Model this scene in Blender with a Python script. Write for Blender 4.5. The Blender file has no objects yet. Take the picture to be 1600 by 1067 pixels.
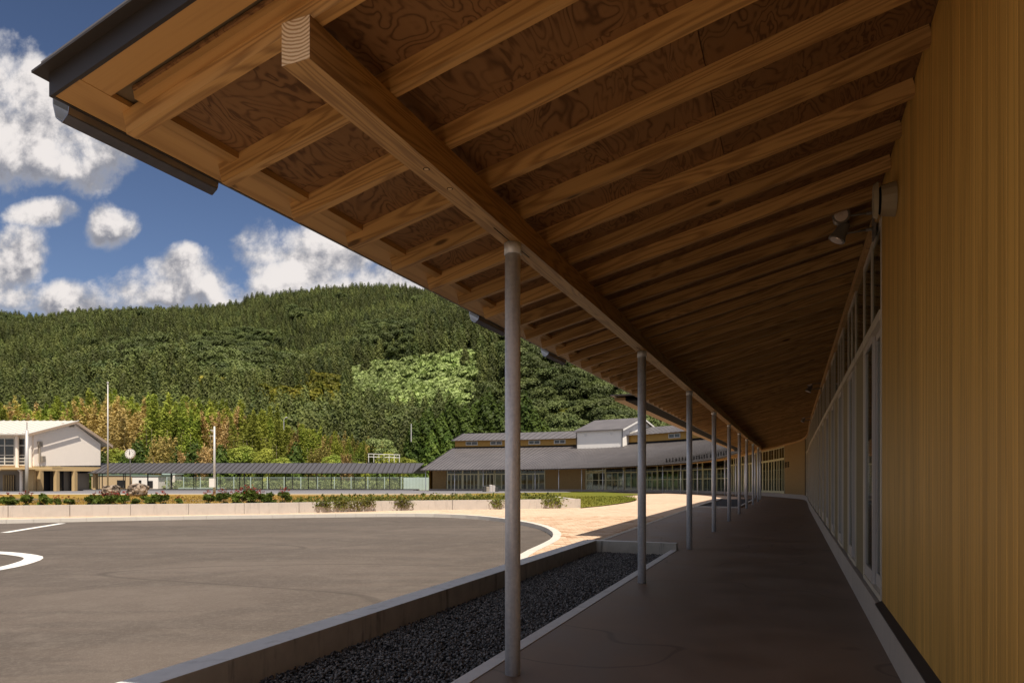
import bpy, math, random
import numpy as np
from mathutils import Vector, Matrix
random.seed(7); RNG = np.random.default_rng(11)
SC = bpy.context.scene
COL = SC.collection
F, HY, CAMZ = 1067.0, 744.5, 1.13          # focal length in px of the 1600 px photo, horizon row, eye height

# ------------------------------------------------------------------ camera, exposure
cam = bpy.data.cameras.new('camera'); cam_o = bpy.data.objects.new('camera', cam); COL.objects.link(cam_o)
cam_o.location = (0, 0, CAMZ); cam_o.rotation_euler = (math.radians(90), 0, 0)
cam.sensor_width = 36; cam.lens = 36 * F / 1600; cam.shift_y = (HY - 533.5) / 1600
cam.clip_start = .05; cam.clip_end = 6000
SC.camera = cam_o
SC.view_settings.view_transform = 'Standard'; SC.view_settings.look = 'None'
SC.view_settings.gamma = 1; SC.view_settings.use_curve_mapping = False
SC.view_settings.exposure = 0.5
SC.cycles.max_bounces = 8; SC.cycles.diffuse_bounces = 5; SC.cycles.glossy_bounces = 3
SC.cycles.transmission_bounces = 4; SC.cycles.transparent_max_bounces = 10
SC.cycles.sample_clamp_indirect = 6; SC.cycles.use_denoising = True
SC.cycles.caustics_reflective = False; SC.cycles.caustics_refractive = False

# ------------------------------------------------------------------ node helper
class N:
    def __init__(s, tree): s.t = tree; s.n = tree.nodes; s.l = tree.links
    def new(s, kind, **kw):
        n = s.n.new(kind)
        for k, v in kw.items(): setattr(n, k, v)
        return n
    def put(s, sock, v):
        if isinstance(v, bpy.types.NodeSocket): s.l.new(v, sock)
        elif v is not None:
            if hasattr(sock.default_value, '__len__') and not hasattr(v, '__len__'): v = (v,) * len(sock.default_value)
            if hasattr(v, '__len__') and len(v) == 3 and len(sock.default_value) == 4: v = (*v, 1)
            sock.default_value = v
    def math(s, op, a, b=None, c=None, clamp=False):
        n = s.new('ShaderNodeMath', operation=op); n.use_clamp = clamp
        for i, v in enumerate((a, b, c)): s.put(n.inputs[i], v)
        return n.outputs[0]
    def vec(s, op, a, b=None):
        n = s.new('ShaderNodeVectorMath', operation=op); s.put(n.inputs[0], a)
        if b is not None: s.put(n.inputs[1], b)
        return n.outputs['Value'] if op in ('DOT_PRODUCT', 'LENGTH') else n.outputs[0]
    def noise(s, v, scale=5, detail=3, rough=.5, dist=0):
        n = s.new('ShaderNodeTexNoise'); s.put(n.inputs['Vector'], v)
        for k, x in (('Scale', scale), ('Detail', detail), ('Roughness', rough), ('Distortion', dist)): s.put(n.inputs[k], x)
        return n.outputs[0]
    def mix(s, f, a, b, blend='MIX'):
        n = s.new('ShaderNodeMix', data_type='RGBA', blend_type=blend)
        s.put(n.inputs[0], f); s.put(n.inputs[6], a); s.put(n.inputs[7], b); return n.outputs[2]
    def ramp(s, v, lo, hi, a=0., b=1., smooth=True):
        n = s.new('ShaderNodeMapRange'); n.interpolation_type = 'SMOOTHSTEP' if smooth else 'LINEAR'
        for i, x in enumerate((v, lo, hi, a, b)): s.put(n.inputs[i], x)
        return n.outputs[0]
    def comb(s, x, y, z):
        n = s.new('ShaderNodeCombineXYZ')
        for i, v in enumerate((x, y, z)): s.put(n.inputs[i], v)
        return n.outputs[0]
    def sep(s, v):
        n = s.new('ShaderNodeSeparateXYZ'); s.put(n.inputs[0], v); return n.outputs

# ------------------------------------------------------------------ sky, clouds, sun
SUN_EL = math.radians(63.5); SUN_D = Vector((.40 * math.cos(SUN_EL), -.9165 * math.cos(SUN_EL), math.sin(SUN_EL)))
SUN_AZ = math.atan2(SUN_D.x, SUN_D.y)
world = bpy.data.worlds.new('World'); SC.world = world; world.use_nodes = True
w = N(world.node_tree); w.n.clear()
sky = w.new('ShaderNodeTexSky', sky_type='NISHITA'); sky.sun_disc = False
sky.sun_elevation = SUN_EL; sky.sun_rotation = SUN_AZ; sky.air_density = 1.0; sky.dust_density = .35; sky.ozone_density = 2.2
SKY_STR = .075
tc = w.new('ShaderNodeTexCoord').outputs['Generated']
dx, dy, dz = w.sep(tc)
dyc = w.math('MAXIMUM', dy, .12)
q = w.comb(w.math('DIVIDE', dx, dyc), 0, w.math('DIVIDE', dz, dyc))
BL = [(70, 130, 78, 62), (110, 215, 98, 84), (20, 215, 95, 92), (60, 260, 90, 40), (172, 348, 42, 34), (55, 335, 60, 22), (15, 410, 62, 62), (90, 472, 120, 34),
      (-60, 180, 130, 120), (300, 452, 118, 48), (400, 474, 95, 46), (440, 450, 60, 44), (270, 420, 50, 30), (480, 410, 95, 52), (580, 455, 130, 62), (530, 395, 85, 44),
      (690, 450, 120, 80), (-80, 430, 120, 80)]
F1 = F2 = None
wn = w.new('ShaderNodeTexNoise'); w.put(wn.inputs['Vector'], q); wn.inputs['Scale'].default_value = 9; wn.inputs['Detail'].default_value = 5
qd = w.vec('ADD', q, w.vec('MULTIPLY', w.vec('SUBTRACT', wn.outputs['Color'], (.5, .5, .5)), (.10, 0, .075)))
for i, (bx, by, rx, ry) in enumerate(BL):
    for k in (0, 1):
        c = ((bx - 800) / F, 0, (HY - by + (.55 * ry if k else 0)) / F)
        d = w.vec('MULTIPLY', w.vec('SUBTRACT', qd, c), (F / rx, 1, F / ry))
        f = w.math('SUBTRACT', 1.0, w.vec('DOT_PRODUCT', d, d))
        f = w.math('MAXIMUM', f, -1.5)
        if k: F2 = f if F2 is None else w.math('MAXIMUM', F2, f)
        else: F1 = f if F1 is None else w.math('MAXIMUM', F1, f)
nA = w.noise(q, 11, 12, .62, .1)
nB = w.noise(w.vec('ADD', q, (.013, 0, .024)), 11, 9, .6, .1)
gen = w.noise(tc, 3.2, 8, .58, .2)
inq = w.math('MULTIPLY', w.ramp(dy, .05, .25), w.math('MULTIPLY', w.ramp(w.sep(q)[0], -.95, -.8), w.ramp(w.sep(q)[2], .85, .7)))
inq = w.math('MULTIPLY', inq, w.ramp(w.sep(q)[0], .1, -.05))
Fg = w.math('MULTIPLY', w.math('SUBTRACT', gen, .475), 9)
Fsel = w.math('ADD', w.math('MULTIPLY', F1, inq), w.math('MULTIPLY', Fg, w.math('SUBTRACT', 1.0, inq)))
dens = w.math('ADD', Fsel, w.math('MULTIPLY', w.math('SUBTRACT', nA, .49), 4.2))
mask = w.ramp(dens, -.35, .85)
mask = w.math('MULTIPLY', mask, w.ramp(dz, -.02, .02))
lit = w.math('ADD', w.math('MULTIPLY', w.math('SUBTRACT', nA, nB), 4.2), w.math('MULTIPLY', w.math('ADD', w.math('MULTIPLY', F2, inq), w.math('MULTIPLY', w.math('SUBTRACT', 1.0, inq), .5)), .55))
litf = w.ramp(w.math('MULTIPLY', lit, 1.0), -.25, .75)
ccol = w.mix(litf, (.27, .28, .335), (1.02, .96, .93))
ccol = w.mix(w.ramp(dens, .1, 1.1), w.mix(.45, ccol, (.75, .75, .78)), ccol)
elev = w.ramp(dz, .15, .75, 1.0, .62)
skyc = w.mix(1.0, sky.outputs[0], (.74, .74, .84), 'MULTIPLY')
cl = w.vec('SCALE', ccol); cl.node.inputs['Scale'].default_value = .60 / SKY_STR
sk2 = w.vec('SCALE', skyc); w.put(sk2.node.inputs['Scale'], elev)
out = w.mix(mask, sk2, cl)
bg = w.new('ShaderNodeBackground'); w.put(bg.inputs[0], out); bg.inputs[1].default_value = SKY_STR
w.l.new(bg.outputs[0], w.new('ShaderNodeOutputWorld').inputs[0])
sun = bpy.data.lights.new('sun', 'SUN'); sun.energy = 4.3; sun.angle = math.radians(.53); sun.color = (1, .90, .77)
sun_o = bpy.data.objects.new('sun', sun); COL.objects.link(sun_o); sun_o.location = (0, -5, 60)
sun_o.rotation_euler = SUN_D.to_track_quat('Z', 'Y').to_euler()

# ------------------------------------------------------------------ materials
MATS = {}
def mat(name, rough=.6, spec=.4, metal=0.):
    m = bpy.data.materials.new(name); m.use_nodes = True; n = N(m.node_tree)
    p = m.node_tree.nodes['Principled BSDF']; p.inputs['Roughness'].default_value = rough
    p.inputs['Specular IOR Level'].default_value = spec; p.inputs['Metallic'].default_value = metal
    MATS[name] = m; return m, n, p
def bump(n, p, h, strength=.3, dist=.01):
    b = n.new('ShaderNodeBump'); b.inputs['Strength'].default_value = strength; b.inputs['Distance'].default_value = dist
    n.put(b.inputs['Height'], h); n.l.new(b.outputs[0], p.inputs['Normal'])
def objco(n, scale=(1, 1, 1), rnd=60):
    c = n.new('ShaderNodeTexCoord').outputs['Object']
    r = n.new('ShaderNodeObjectInfo').outputs['Random']
    off = n.comb(n.math('MULTIPLY', r, rnd), n.math('MULTIPLY', r, rnd * .37), n.math('MULTIPLY', r, rnd * .71))
    return n.vec('MULTIPLY', n.vec('ADD', c, off), scale), r
def geo(n): return n.new('ShaderNodeNewGeometry').outputs['Position']

def plain(name, col, rough=.6, var=.12, scale=6, metal=0., spec=.4, bstr=.0, stain=None):
    m, n, p = mat(name, rough, spec, metal); v = geo(n)
    f = n.noise(v, scale, 5, .6); f2 = n.noise(v, scale * .13, 3, .5)
    k = n.math('ADD', n.math('MULTIPLY', f, var * 2), n.math('MULTIPLY', f2, var * 2))
    k = n.math('ADD', k, 1 - var * 2)
    c = n.vec('SCALE', n.comb(*col)); n.put(c.node.inputs['Scale'], k)
    if stain: c = n.mix(n.ramp(n.noise(n.vec('MULTIPLY', v, (3.3, 3.3, .5)), 2.2, 5, .65), .52, .72, 0, stain), c, tuple(x * .38 for x in col))
    n.put(p.inputs['Base Color'], c)
    if bstr: bump(n, p, f, bstr, .01)
    return m

def wood(name, light, dark, ringk=34, sx=.6, sy=8.5, rough=.55, knots=True, tone=.35):
    m, n, p = mat(name, rough, .3); v, r = objco(n, (1, 1, 1))
    vs = n.vec('MULTIPLY', v, (sx, sy, sy))
    nn = n.noise(vs, 1.0, 2.5, .45, .35)
    ring = n.math('SINE', n.math('MULTIPLY', nn, ringk * 2.2))
    ring = n.math('POWER', n.math('MULTIPLY_ADD', ring, .5, .5), 1.8)
    fine = n.noise(n.vec('MULTIPLY', v, (3, 160, 160)), 1.0, 3, .6)
    f = n.math('ADD', n.math('MULTIPLY', ring, .62), n.math('MULTIPLY', n.math('SUBTRACT', fine, .5), .7), clamp=True)
    c = n.mix(f, light, dark)
    if knots:
        vo = n.new('ShaderNodeTexVoronoi'); n.put(vo.inputs['Vector'], n.vec('MULTIPLY', v, (1.5, 5.5, 5.5))); vo.inputs['Scale'].default_value = 1.05
        kk = n.ramp(vo.outputs['Distance'], .045, .11, 1, 0)
        c = n.mix(n.math('MULTIPLY', kk, .85), c, tuple(x * .32 for x in dark))
    sh = n.math('ADD', n.math('MULTIPLY', r, tone), 1 - tone * .5)
    c2 = n.vec('SCALE', c); n.put(c2.node.inputs['Scale'], sh)
    n.put(p.inputs['Base Color'], c2); bump(n, p, f, .2, .002); return m
wood('cedar_beam', (.52, .32, .125), (.20, .10, .036))
wood('cedar_trim', (.47, .285, .11), (.33, .185, .068), ringk=14)
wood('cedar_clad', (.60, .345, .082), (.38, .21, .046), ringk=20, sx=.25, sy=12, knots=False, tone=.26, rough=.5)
wood('cedar_clad_shaded', (.34, .22, .085), (.24, .145, .05), ringk=12, sx=.35, sy=7, knots=False, tone=.3, rough=.6)  # near wall's cladding with the wing's deeper shade put into its colour
# plywood: rotary-cut figure like contour lines
m, n, p = mat('plywood', .6, .25); v, r = objco(n)
base = n.noise(n.vec('MULTIPLY', v, (1.15, 2.9, 2.9)), 1.9, 2.6, .52, .8)
band = n.math('SINE', n.math('MULTIPLY', base, 84)); band = n.math('POWER', n.math('MULTIPLY_ADD', band, .5, .5), 3.2)
fine = n.noise(n.vec('MULTIPLY', v, (2.2, 90, 90)), 1, 3, .6)
strk = n.noise(n.vec('MULTIPLY', v, (1.1, 9, 9)), 1, 4, .6)
c = n.mix(n.math('MULTIPLY', band, n.ramp(strk, .3, .62, .35, .95)), (.285, .160, .072), (.082, .040, .020))
c = n.mix(n.math('MULTIPLY', fine, .5), c, (.18, .092, .038))
c2 = n.vec('SCALE', c); n.put(c2.node.inputs['Scale'], n.math('MULTIPLY_ADD', r, .45, .72)); n.put(p.inputs['Base Color'], c2)
# end grain rings (local y,z plane)
m, n, p = mat('end_grain', .7, .2); v = n.new('ShaderNodeTexCoord').outputs['Object']
vs = n.vec('ADD', n.vec('MULTIPLY', v, (0, 1, 1)), (0, .012, -.185)); rr = n.vec('LENGTH', vs)
rr = n.math('ADD', rr, n.math('MULTIPLY', n.noise(v, 16, 4), .016))
s_ = n.math('POWER', n.math('MULTIPLY_ADD', n.math('SINE', n.math('MULTIPLY', rr, 520)), .5, .5), 1.6)
n.put(p.inputs['Base Color'], n.mix(s_, (.86, .68, .44), (.45, .27, .12))); bump(n, p, s_, .2, .002)
# galvanised steel
m, n, p = mat('galvanised', .40, .5, .25); v, r = objco(n)
f = n.noise(n.vec('MULTIPLY', v, (14, 14, 1.2)), 1.3, 6, .65); f3 = n.noise(v, 45, 3, .6)
n.put(p.inputs['Base Color'], n.mix(n.ramp(n.math('ADD', n.math('MULTIPLY', f, .7), n.math('MULTIPLY', f3, .3)), .35, .65), (.60, .64, .70), (.88, .91, .94)))
n.put(p.inputs['Roughness'], n.ramp(f, .3, .7, .34, .58)); bump(n, p, f3, .08, .002)
# asphalt
m, n, p = mat('asphalt', .85, .25); v = geo(n)
big = n.noise(n.vec('MULTIPLY', v, (.35, .8, 1)), .55, 5, .6, .6); mid = n.noise(v, 3, 5, .65)
trk = n.noise(n.vec('MULTIPLY', v, (.16, 1.2, 1)), 1.0, 3, .5, .9)
sp = n.noise(v, 110, 3, .8)
c = n.mix(n.ramp(big, .36, .66), (.092, .074, .061), (.126, .102, .085))
c = n.mix(n.ramp(trk, .50, .56, 0, .55), c, (.080, .066, .056)); dg = n.noise(n.vec('MULTIPLY', n.vec('ADD', v, n.vec('MULTIPLY', n.comb(n.sep(v)[1], 0, 0), (-.8, 0, 0))), (.9, .12, 1)), 1.3, 3, .5, .4); c = n.mix(n.ramp(dg, .56, .62, 0, .5), c, (.076, .062, .052)); c = n.mix(n.ramp(mid, .45, .75, 0, .4), c, (.165, .14, .118))
c = n.mix(n.ramp(n.noise(v, 26, 4, .75), .42, .7, 0, .5), c, (.165, .14, .118)); c = n.mix(n.ramp(sp, .55, .72, 0, .7), c, (.26, .23, .20)); c = n.mix(n.ramp(sp, .45, .28, 0, .75), c, (.028, .024, .022))
vo = n.new('ShaderNodeTexNoise'); n.put(vo.inputs['Vector'], n.vec('MULTIPLY', v, (.09, .22, 1))); vo.inputs['Scale'].default_value = 1; vo.inputs['Detail'].default_value = 1.5
crk = n.math('ABSOLUTE', n.math('SUBTRACT', vo.outputs[0], .5)); c = n.mix(n.ramp(crk, .001, .005, .45, 0), c, (.05, .042, .036))
n.put(p.inputs['Base Color'], c); bump(n, p, sp, .35, .006)
# walkway floor: dark brown resin
m, n, p = mat('walkway_floor', .62, .35); v = geo(n)
f = n.noise(v, 1.1, 6, .62, .5); f2 = n.noise(v, 120, 2, .6)
c = n.mix(n.ramp(f, .3, .7), (.19, .135, .098), (.28, .205, .152)); c = n.mix(n.ramp(f2, .5, .8, 0, .35), c, (.22, .16, .13))
c = n.mix(n.ramp(n.noise(v, 26, 2, .5), .80, .84, 0, .8), c, (.5, .45, .42))
cr = n.math('ABSOLUTE', n.math('SUBTRACT', n.noise(n.vec('ADD', v, (3.3, 1.2, 0)), .5, 2, .5), .5)); c = n.mix(n.ramp(cr, .001, .006, .35, 0), c, (.05, .03, .024))
n.put(p.inputs['Base Color'], c); n.put(p.inputs['Roughness'], n.ramp(f, .3, .7, .5, .72)); bump(n, p, f2, .12, .002)
# paving
def paving(name, tex):
    m, n, p = mat(name, .85, .2)
    if tex:
        v = geo(n); b = n.new('ShaderNodeTexBrick'); n.put(b.inputs['Vector'], v); b.inputs['Scale'].default_value = 1
        b.inputs['Brick Width'].default_value = .2; b.inputs['Row Height'].default_value = .1; b.inputs['Mortar Size'].default_value = .004
        for i, cc in enumerate(((.53, .38, .26), (.68, .52, .385), (.34, .26, .20))): n.put(b.inputs[i + 1], cc)
        c = b.outputs[0]
        c = n.mix(n.ramp(n.noise(v, 7, 4, .6), .42, .72, 0, .55), c, (.46, .26, .155))
        c = n.mix(n.ramp(n.noise(v, .45, 3), .35, .7, 0, .35), c, (.72, .54, .38))
    else:
        v, r = objco(n); at = n.new('ShaderNodeAttribute'); at.attribute_name = 'tone'
        k = n.math('FRACT', n.math('ADD', r, at.outputs['Fac']))
        c = n.mix(n.ramp(k, 0, 1, smooth=False), (.49, .335, .22), (.70, .55, .40)); c = n.mix(n.ramp(k, .86, .95), c, (.42, .235, .14))
        c = n.mix(n.ramp(n.noise(v, 30, 4, .7), .45, .75, 0, .35), c, (.40, .25, .16))
    n.put(p.inputs['Base Color'], c)
paving('paver_far', True); paving('paver', False)
plain('paver_joint', (.22, .16, .12), .9); plain('paver_red', (.20, .085, .065), .85, .2, 9)
# concrete
plain('concrete', (.50, .455, .405), .85, .12, 5, bstr=.15, stain=.32)
plain('concrete_dark', (.50, .46, .39), .85, .3, 6, bstr=.4, stain=1.)
plain('concrete_top', (.66, .65, .64), .8, .14, 9, bstr=.15, stain=.3)
plain('plinth', (.46, .395, .34), .75, .12, 5, stain=.25)
plain('kerbstone', (.60, .56, .50), .8, .08, 8)
plain('line_paint', (.80, .78, .74), .6, .05, 20)
plain('gravel_bed', (.022, .022, .026), .9)
m, n, p = mat('gravel', .55, .45); v = geo(n)
vo = n.new('ShaderNodeTexVoronoi'); n.put(vo.inputs['Vector'], v); vo.inputs['Scale'].default_value = 70
k = n.sep(vo.outputs['Color'])[0]
n.put(p.inputs['Base Color'], n.mix(n.ramp(k, .35, 1.0), (.028, .027, .027), (.235, .225, .22)))
# roofing
m, n, p = mat('roof_metal', .48, .4, .15); v = geo(n)
n.put(p.inputs['Base Color'], n.mix(n.ramp(n.noise(v, .6, 5, .6), .3, .7), (.125, .115, .118), (.16, .147, .148)))
plain('roof_dark', (.075, .072, .08), .5, .06, 1)
plain('dark_metal', (.045, .040, .038), .45, .1, 3, metal=.1, spec=.4)
plain('gutter_metal', (.30, .31, .34), .3, .25, 14, metal=.75, spec=.6)
plain('black_steel', (.016, .015, .015), .85, spec=.08); plain('plug_wood', (.62, .44, .24), .6)
plain('alu_frame', (.66, .59, .48), .42, .06, 3, metal=.2, spec=.5); plain('alu_grey', (.58, .53, .49), .4, .06, 3, metal=.25)
plain('cream_frame', (.70, .66, .43), .5, .05); plain('white_frame', (.62, .60, .54), .5, .05)
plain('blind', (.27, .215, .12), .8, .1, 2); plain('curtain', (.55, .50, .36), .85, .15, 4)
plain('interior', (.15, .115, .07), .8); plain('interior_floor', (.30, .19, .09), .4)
m, n, p = mat('glass', .03, .5); v = geo(n)
tr = n.new('ShaderNodeBsdfTransparent'); tr.inputs[0].default_value = (.74, .78, .74, 1)
gl = n.new('ShaderNodeBsdfGlossy'); gl.inputs['Roughness'].default_value = .03; gl.inputs[0].default_value = (.9, .93, .9, 1)
fr = n.new('ShaderNodeFresnel'); fr.inputs[0].default_value = 1.52
mx = n.new('ShaderNodeMixShader'); n.put(mx.inputs[0], n.math('MULTIPLY_ADD', fr.outputs[0], .8, .01)); n.l.new(tr.outputs[0], mx.inputs[1]); n.l.new(gl.outputs[0], mx.inputs[2])
n.l.new(mx.outputs[0], m.node_tree.nodes['Material Output'].inputs[0])
m, n, p = mat('fence_mesh', .6, .3)
tr = n.new('ShaderNodeBsdfTransparent'); mx = n.new('ShaderNodeMixShader'); mx.inputs[0].default_value = .12
p.inputs['Base Color'].default_value = (.36, .42, .36, 1); n.l.new(tr.outputs[0], mx.inputs[1]); n.l.new(p.outputs[0], mx.inputs[2]); n.l.new(mx.outputs[0], m.node_tree.nodes['Material Output'].inputs[0])
plain('white_wall', (.88, .80, .71), .8, .04, 1.5, stain=.06); plain('box_wall', (.93, .90, .85), .75, .04, 2)
plain('yellow_wall', (.54, .385, .19), .8, .08, 2); plain('grey_wall', (.30, .26, .21), .8, .08, 2); plain('beige_wall', (.58, .44, .27), .8, .06)
plain('pale_roof', (.60, .57, .52), .6, .05, 1); plain('rake_trim', (.42, .32, .24), .7); plain('green_trim', (.20, .27, .23), .6); plain('dark_glass', (.035, .035, .038), .12, .1, .5, spec=.8)
plain('pale_teal', (.48, .60, .56), .6); plain('white_paint', (.75, .73, .70), .5, .05); plain('pole_white', (.50, .49, .48), .45, .06, 2, metal=.2)
plain('pole_dark', (.05, .048, .045), .5); plain('yard', (.19, .185, .195), .85, .12, 1.2); plain('yard_pale', (.42, .38, .33), .9, .1, 1)
plain('spot_grey', (.22, .20, .175), .4, .05, 4, metal=.3); plain('speaker_cream', (.32, .265, .17), .5)
plain('earth', (.13, .10, .05), .95, .2, 2)
m, n, p = mat('clock_face', .4, .4); n.put(p.inputs['Base Color'], (.78, .78, .76))
m, n, p = mat('lamp_glass', .12, .8); p.inputs['Base Color'].default_value = (.85, .75, .68, 1); p.inputs['Metallic'].default_value = .2
# lawn
m, n, p = mat('lawn', .9, .1); v = geo(n)
px_ = n.ramp(n.sep(v)[0], -8, 6)
c = n.mix(n.ramp(n.noise(v, .5, 5, .6), .35, .65), (.34, .205, .052), (.27, .19, .042)); cg = n.mix(n.ramp(n.noise(v, 1.1, 5, .65), .35, .65), (.175, .17, .022), (.105, .125, .016))
c = n.mix(px_, c, cg); c = n.mix(n.ramp(n.noise(v, 22, 3, .7), .45, .8, 0, .5), c, (.10, .085, .02)); n.put(p.inputs['Base Color'], c); bump(n, p, n.noise(v, 30, 3), .5, .05)
# rock
m, n, p = mat('rock', .9, .2); v = geo(n); f = n.noise(v, 3.2, 8, .7, .4)
n.put(p.inputs['Base Color'], n.mix(n.ramp(f, .42, .56), (.035, .027, .022), (.34, .27, .21))); bump(n, p, f, .8, .08)
# foliage
def leafmat(name, cols, scale=.8, trans=.3):
    m, n, p = mat(name, .6, .22); v = geo(n); r = n.new('ShaderNodeObjectInfo').outputs['Random']
    f = n.noise(v, scale, 4, .65); c = n.mix(n.ramp(f, .36, .64), cols[0], cols[1])
    c = n.mix(n.ramp(r, .15, .95, 0, .75), c, cols[2])
    kk = n.vec('SCALE', c); n.put(kk.node.inputs['Scale'], n.math('MULTIPLY', n.ramp(n.noise(v, .017, 3, .6), .35, .65, .78, 1.28), n.ramp(n.math('FRACT', n.math('MULTIPLY', r, 7.3)), 0, 1, .75, 1.3))); c = kk
    t = n.new('ShaderNodeBsdfTranslucent'); n.put(t.inputs[0], n.mix(.5, c, (.12, .16, .02))); n.put(p.inputs['Base Color'], c)
    mx = n.new('ShaderNodeMixShader'); mx.inputs[0].default_value = trans; n.l.new(p.outputs[0], mx.inputs[1]); n.l.new(t.outputs[0], mx.inputs[2])
    n.l.new(mx.outputs[0], m.node_tree.nodes['Material Output'].inputs[0]); return m
leafmat('leaf_cedar', ((.060, .082, .022), (.132, .155, .042), (.096, .106, .028)), .12, .15)
leafmat('leaf_conifer', ((.055, .10, .016), (.115, .165, .026), (.075, .115, .018)), .5, .25)
leafmat('leaf_broad', ((.065, .090, .028), (.135, .165, .055), (.095, .115, .034)), .1, .2)
leafmat('leaf_yellow', ((.20, .19, .025), (.30, .26, .035), (.13, .15, .025)), .1)
leafmat('leaf_slope', ((.25, .33, .11), (.38, .46, .17), (.30, .37, .13)), .06)
leafmat('bamboo_green', ((.22, .30, .045), (.42, .47, .08), (.36, .37, .06)), .35, .35)
leafmat('bamboo_tan', ((.50, .33, .13), (.64, .46, .21), (.44, .40, .09)), .35, .35)
leafmat('leaf_shrub', ((.07, .12, .016), (.19, .24, .045), (.13, .17, .03)), 9)
leafmat('leaf_vine', ((.14, .18, .03), (.30, .31, .06), (.18, .15, .04)), 5)
leafmat('leaf_field', ((.26, .34, .10), (.42, .48, .2), (.32, .38, .14)), .7)
leafmat('flower_red', ((.36, .03, .03), (.28, .04, .035), (.3, .05, .04)), 8)
plain('bark', (.16, .11, .075), .9, .25, 3); plain('pale_trunk', (.36, .29, .20), .9, .15, 3); plain('forest_floor', (.030, .042, .012), .95, .25, .05)

# ------------------------------------------------------------------ mesh helpers
class MB:
    def __init__(s): s.v = []; s.f = []; s.mi = []
    def quad(s, a, b, c, d, mi=0):
        k = len(s.v); s.v += [tuple(a), tuple(b), tuple(c), tuple(d)]; s.f.append((k, k + 1, k + 2, k + 3)); s.mi.append(mi)
    def hexa(s, b, t, mi=0, mis=None):                      # four bottom and four top corners
        k = len(s.v); s.v += [tuple(x) for x in b] + [tuple(x) for x in t]
        s.f += [(k + 3, k + 2, k + 1, k), (k + 4, k + 5, k + 6, k + 7)] + [(k + i, k + (i + 1) % 4, k + 4 + (i + 1) % 4, k + 4 + i) for i in range(4)]
        s.mi += mis or [mi] * 6
    def box(s, x0, x1, y0, y1, z0, z1, mi=0):
        s.hexa([(x0, y0, z0), (x1, y0, z0), (x1, y1, z0), (x0, y1, z0)], [(x0, y0, z1), (x1, y0, z1), (x1, y1, z1), (x0, y1, z1)], mi)
    def prism(s, pts, z0, z1, mi=0):                        # vertical prism of a polygon, z may be a list
        n_ = len(pts); k = len(s.v)
        z0 = z0 if hasattr(z0, '__len__') else [z0] * n_; z1 = z1 if hasattr(z1, '__len__') else [z1] * n_
        s.v += [(p[0], p[1], z0[i]) for i, p in enumerate(pts)] + [(p[0], p[1], z1[i]) for i, p in enumerate(pts)]
        s.f += [tuple(range(k + n_ - 1, k - 1, -1)), tuple(range(k + n_, k + 2 * n_))] + [(k + i, k + (i + 1) % n_, k + n_ + (i + 1) % n_, k + n_ + i) for i in range(n_)]
        s.mi += [mi] * (n_ + 2)
    def tube(s, p0, p1, r0, r1=None, seg=10, mi=0, caps=True):
        r1 = r0 if r1 is None else r1; p0 = Vector(p0); p1 = Vector(p1); d = (p1 - p0).normalized()
        a = d.orthogonal().normalized(); b = d.cross(a); k = len(s.v)
        for p, r in ((p0, r0), (p1, r1)):
            s.v += [tuple(p + r * (math.cos(2 * math.pi * i / seg) * a + math.sin(2 * math.pi * i / seg) * b)) for i in range(seg)]
        for i in range(seg): s.f.append((k + i, k + (i + 1) % seg, k + seg + (i + 1) % seg, k + seg + i)); s.mi.append(mi)
        if caps: s.f += [tuple(range(k + seg - 1, k - 1, -1)), tuple(range(k + seg, k + 2 * seg))]; s.mi += [mi, mi]
    def mesh(s, name, mats, M=None):
        me = bpy.data.meshes.new(name); v = s.v
        if M is not None:
            Mi = M.inverted(); v = [tuple(Mi @ Vector(x)) for x in v]
        me.from_pydata(v, [], s.f)
        for m_ in (mats if isinstance(mats, (list, tuple)) else [mats]): me.materials.append(MATS[m_])
        if any(s.mi): me.polygons.foreach_set('material_index', s.mi)
        me.update(); return me
WM = {}
def link(name, data, parent=None, M=None, smooth=False, kind=None):
    o = bpy.data.objects.new(name, data); COL.objects.link(o); M = M or Matrix()
    if parent is not None: o.parent = parent; o.matrix_parent_inverse = WM[parent].inverted()
    o.matrix_basis = M; WM[o] = M
    if smooth and data: data.polygons.foreach_set('use_smooth', [True] * len(data.polygons))
    if kind: o['kind'] = kind
    return o
def tag(o, label=None, cat=None, group=None, kind=None):
    for k_, v_ in (('label', label), ('category', cat), ('group', group), ('kind', kind)):
        if v_: o[k_] = v_
    return o
def thing(name, label, cat, loc=(0, 0, 0), group=None): return tag(link(name, None, M=Matrix.Translation(loc)), label, cat, group)
def part(name, mb, mats, parent, smooth=False, kind=None, M=None):     # vertices in mb are world coordinates
    if M is None:
        v = np.array(mb.v); M = Matrix.Translation(((v.min(0) + v.max(0)) / 2).tolist())
    return link(name, mb.mesh(name, mats, M), parent, M, smooth, kind)
def solo(name, mb, mats, label=None, cat=None, group=None, kind=None, smooth=False):
    return tag(part(name, mb, mats, None, smooth), label, cat, group, kind)
def bar(a, b, w_, h_, up=(0, 0, 1), c0=None):          # box along a->b in LOCAL coordinates; returns (MB, matrix); a,b on the bottom centre line
    a = Vector(a); b = Vector(b); x = (b - a); L = x.length; x.normalize(); z = Vector(up) - x * x.dot(Vector(up)); z.normalize(); y = z.cross(x)
    M = Matrix(((x.x, y.x, z.x, a.x), (x.y, y.y, z.y, a.y), (x.z, y.z, z.z, a.z), (0, 0, 0, 1)))
    mb = MB(); mb.box(0, L, -w_ / 2, w_ / 2, 0, h_); return mb, M
def barpart(name, a, b, w_, h_, m_, parent, up=(0, 0, 1), mats=None):
    mb, M = bar(a, b, w_, h_, up); me = mb.mesh(name, mats or m_)
    return link(name, me, parent, M)
def G(y): return -.012 * max(0., y - 33.)
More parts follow.
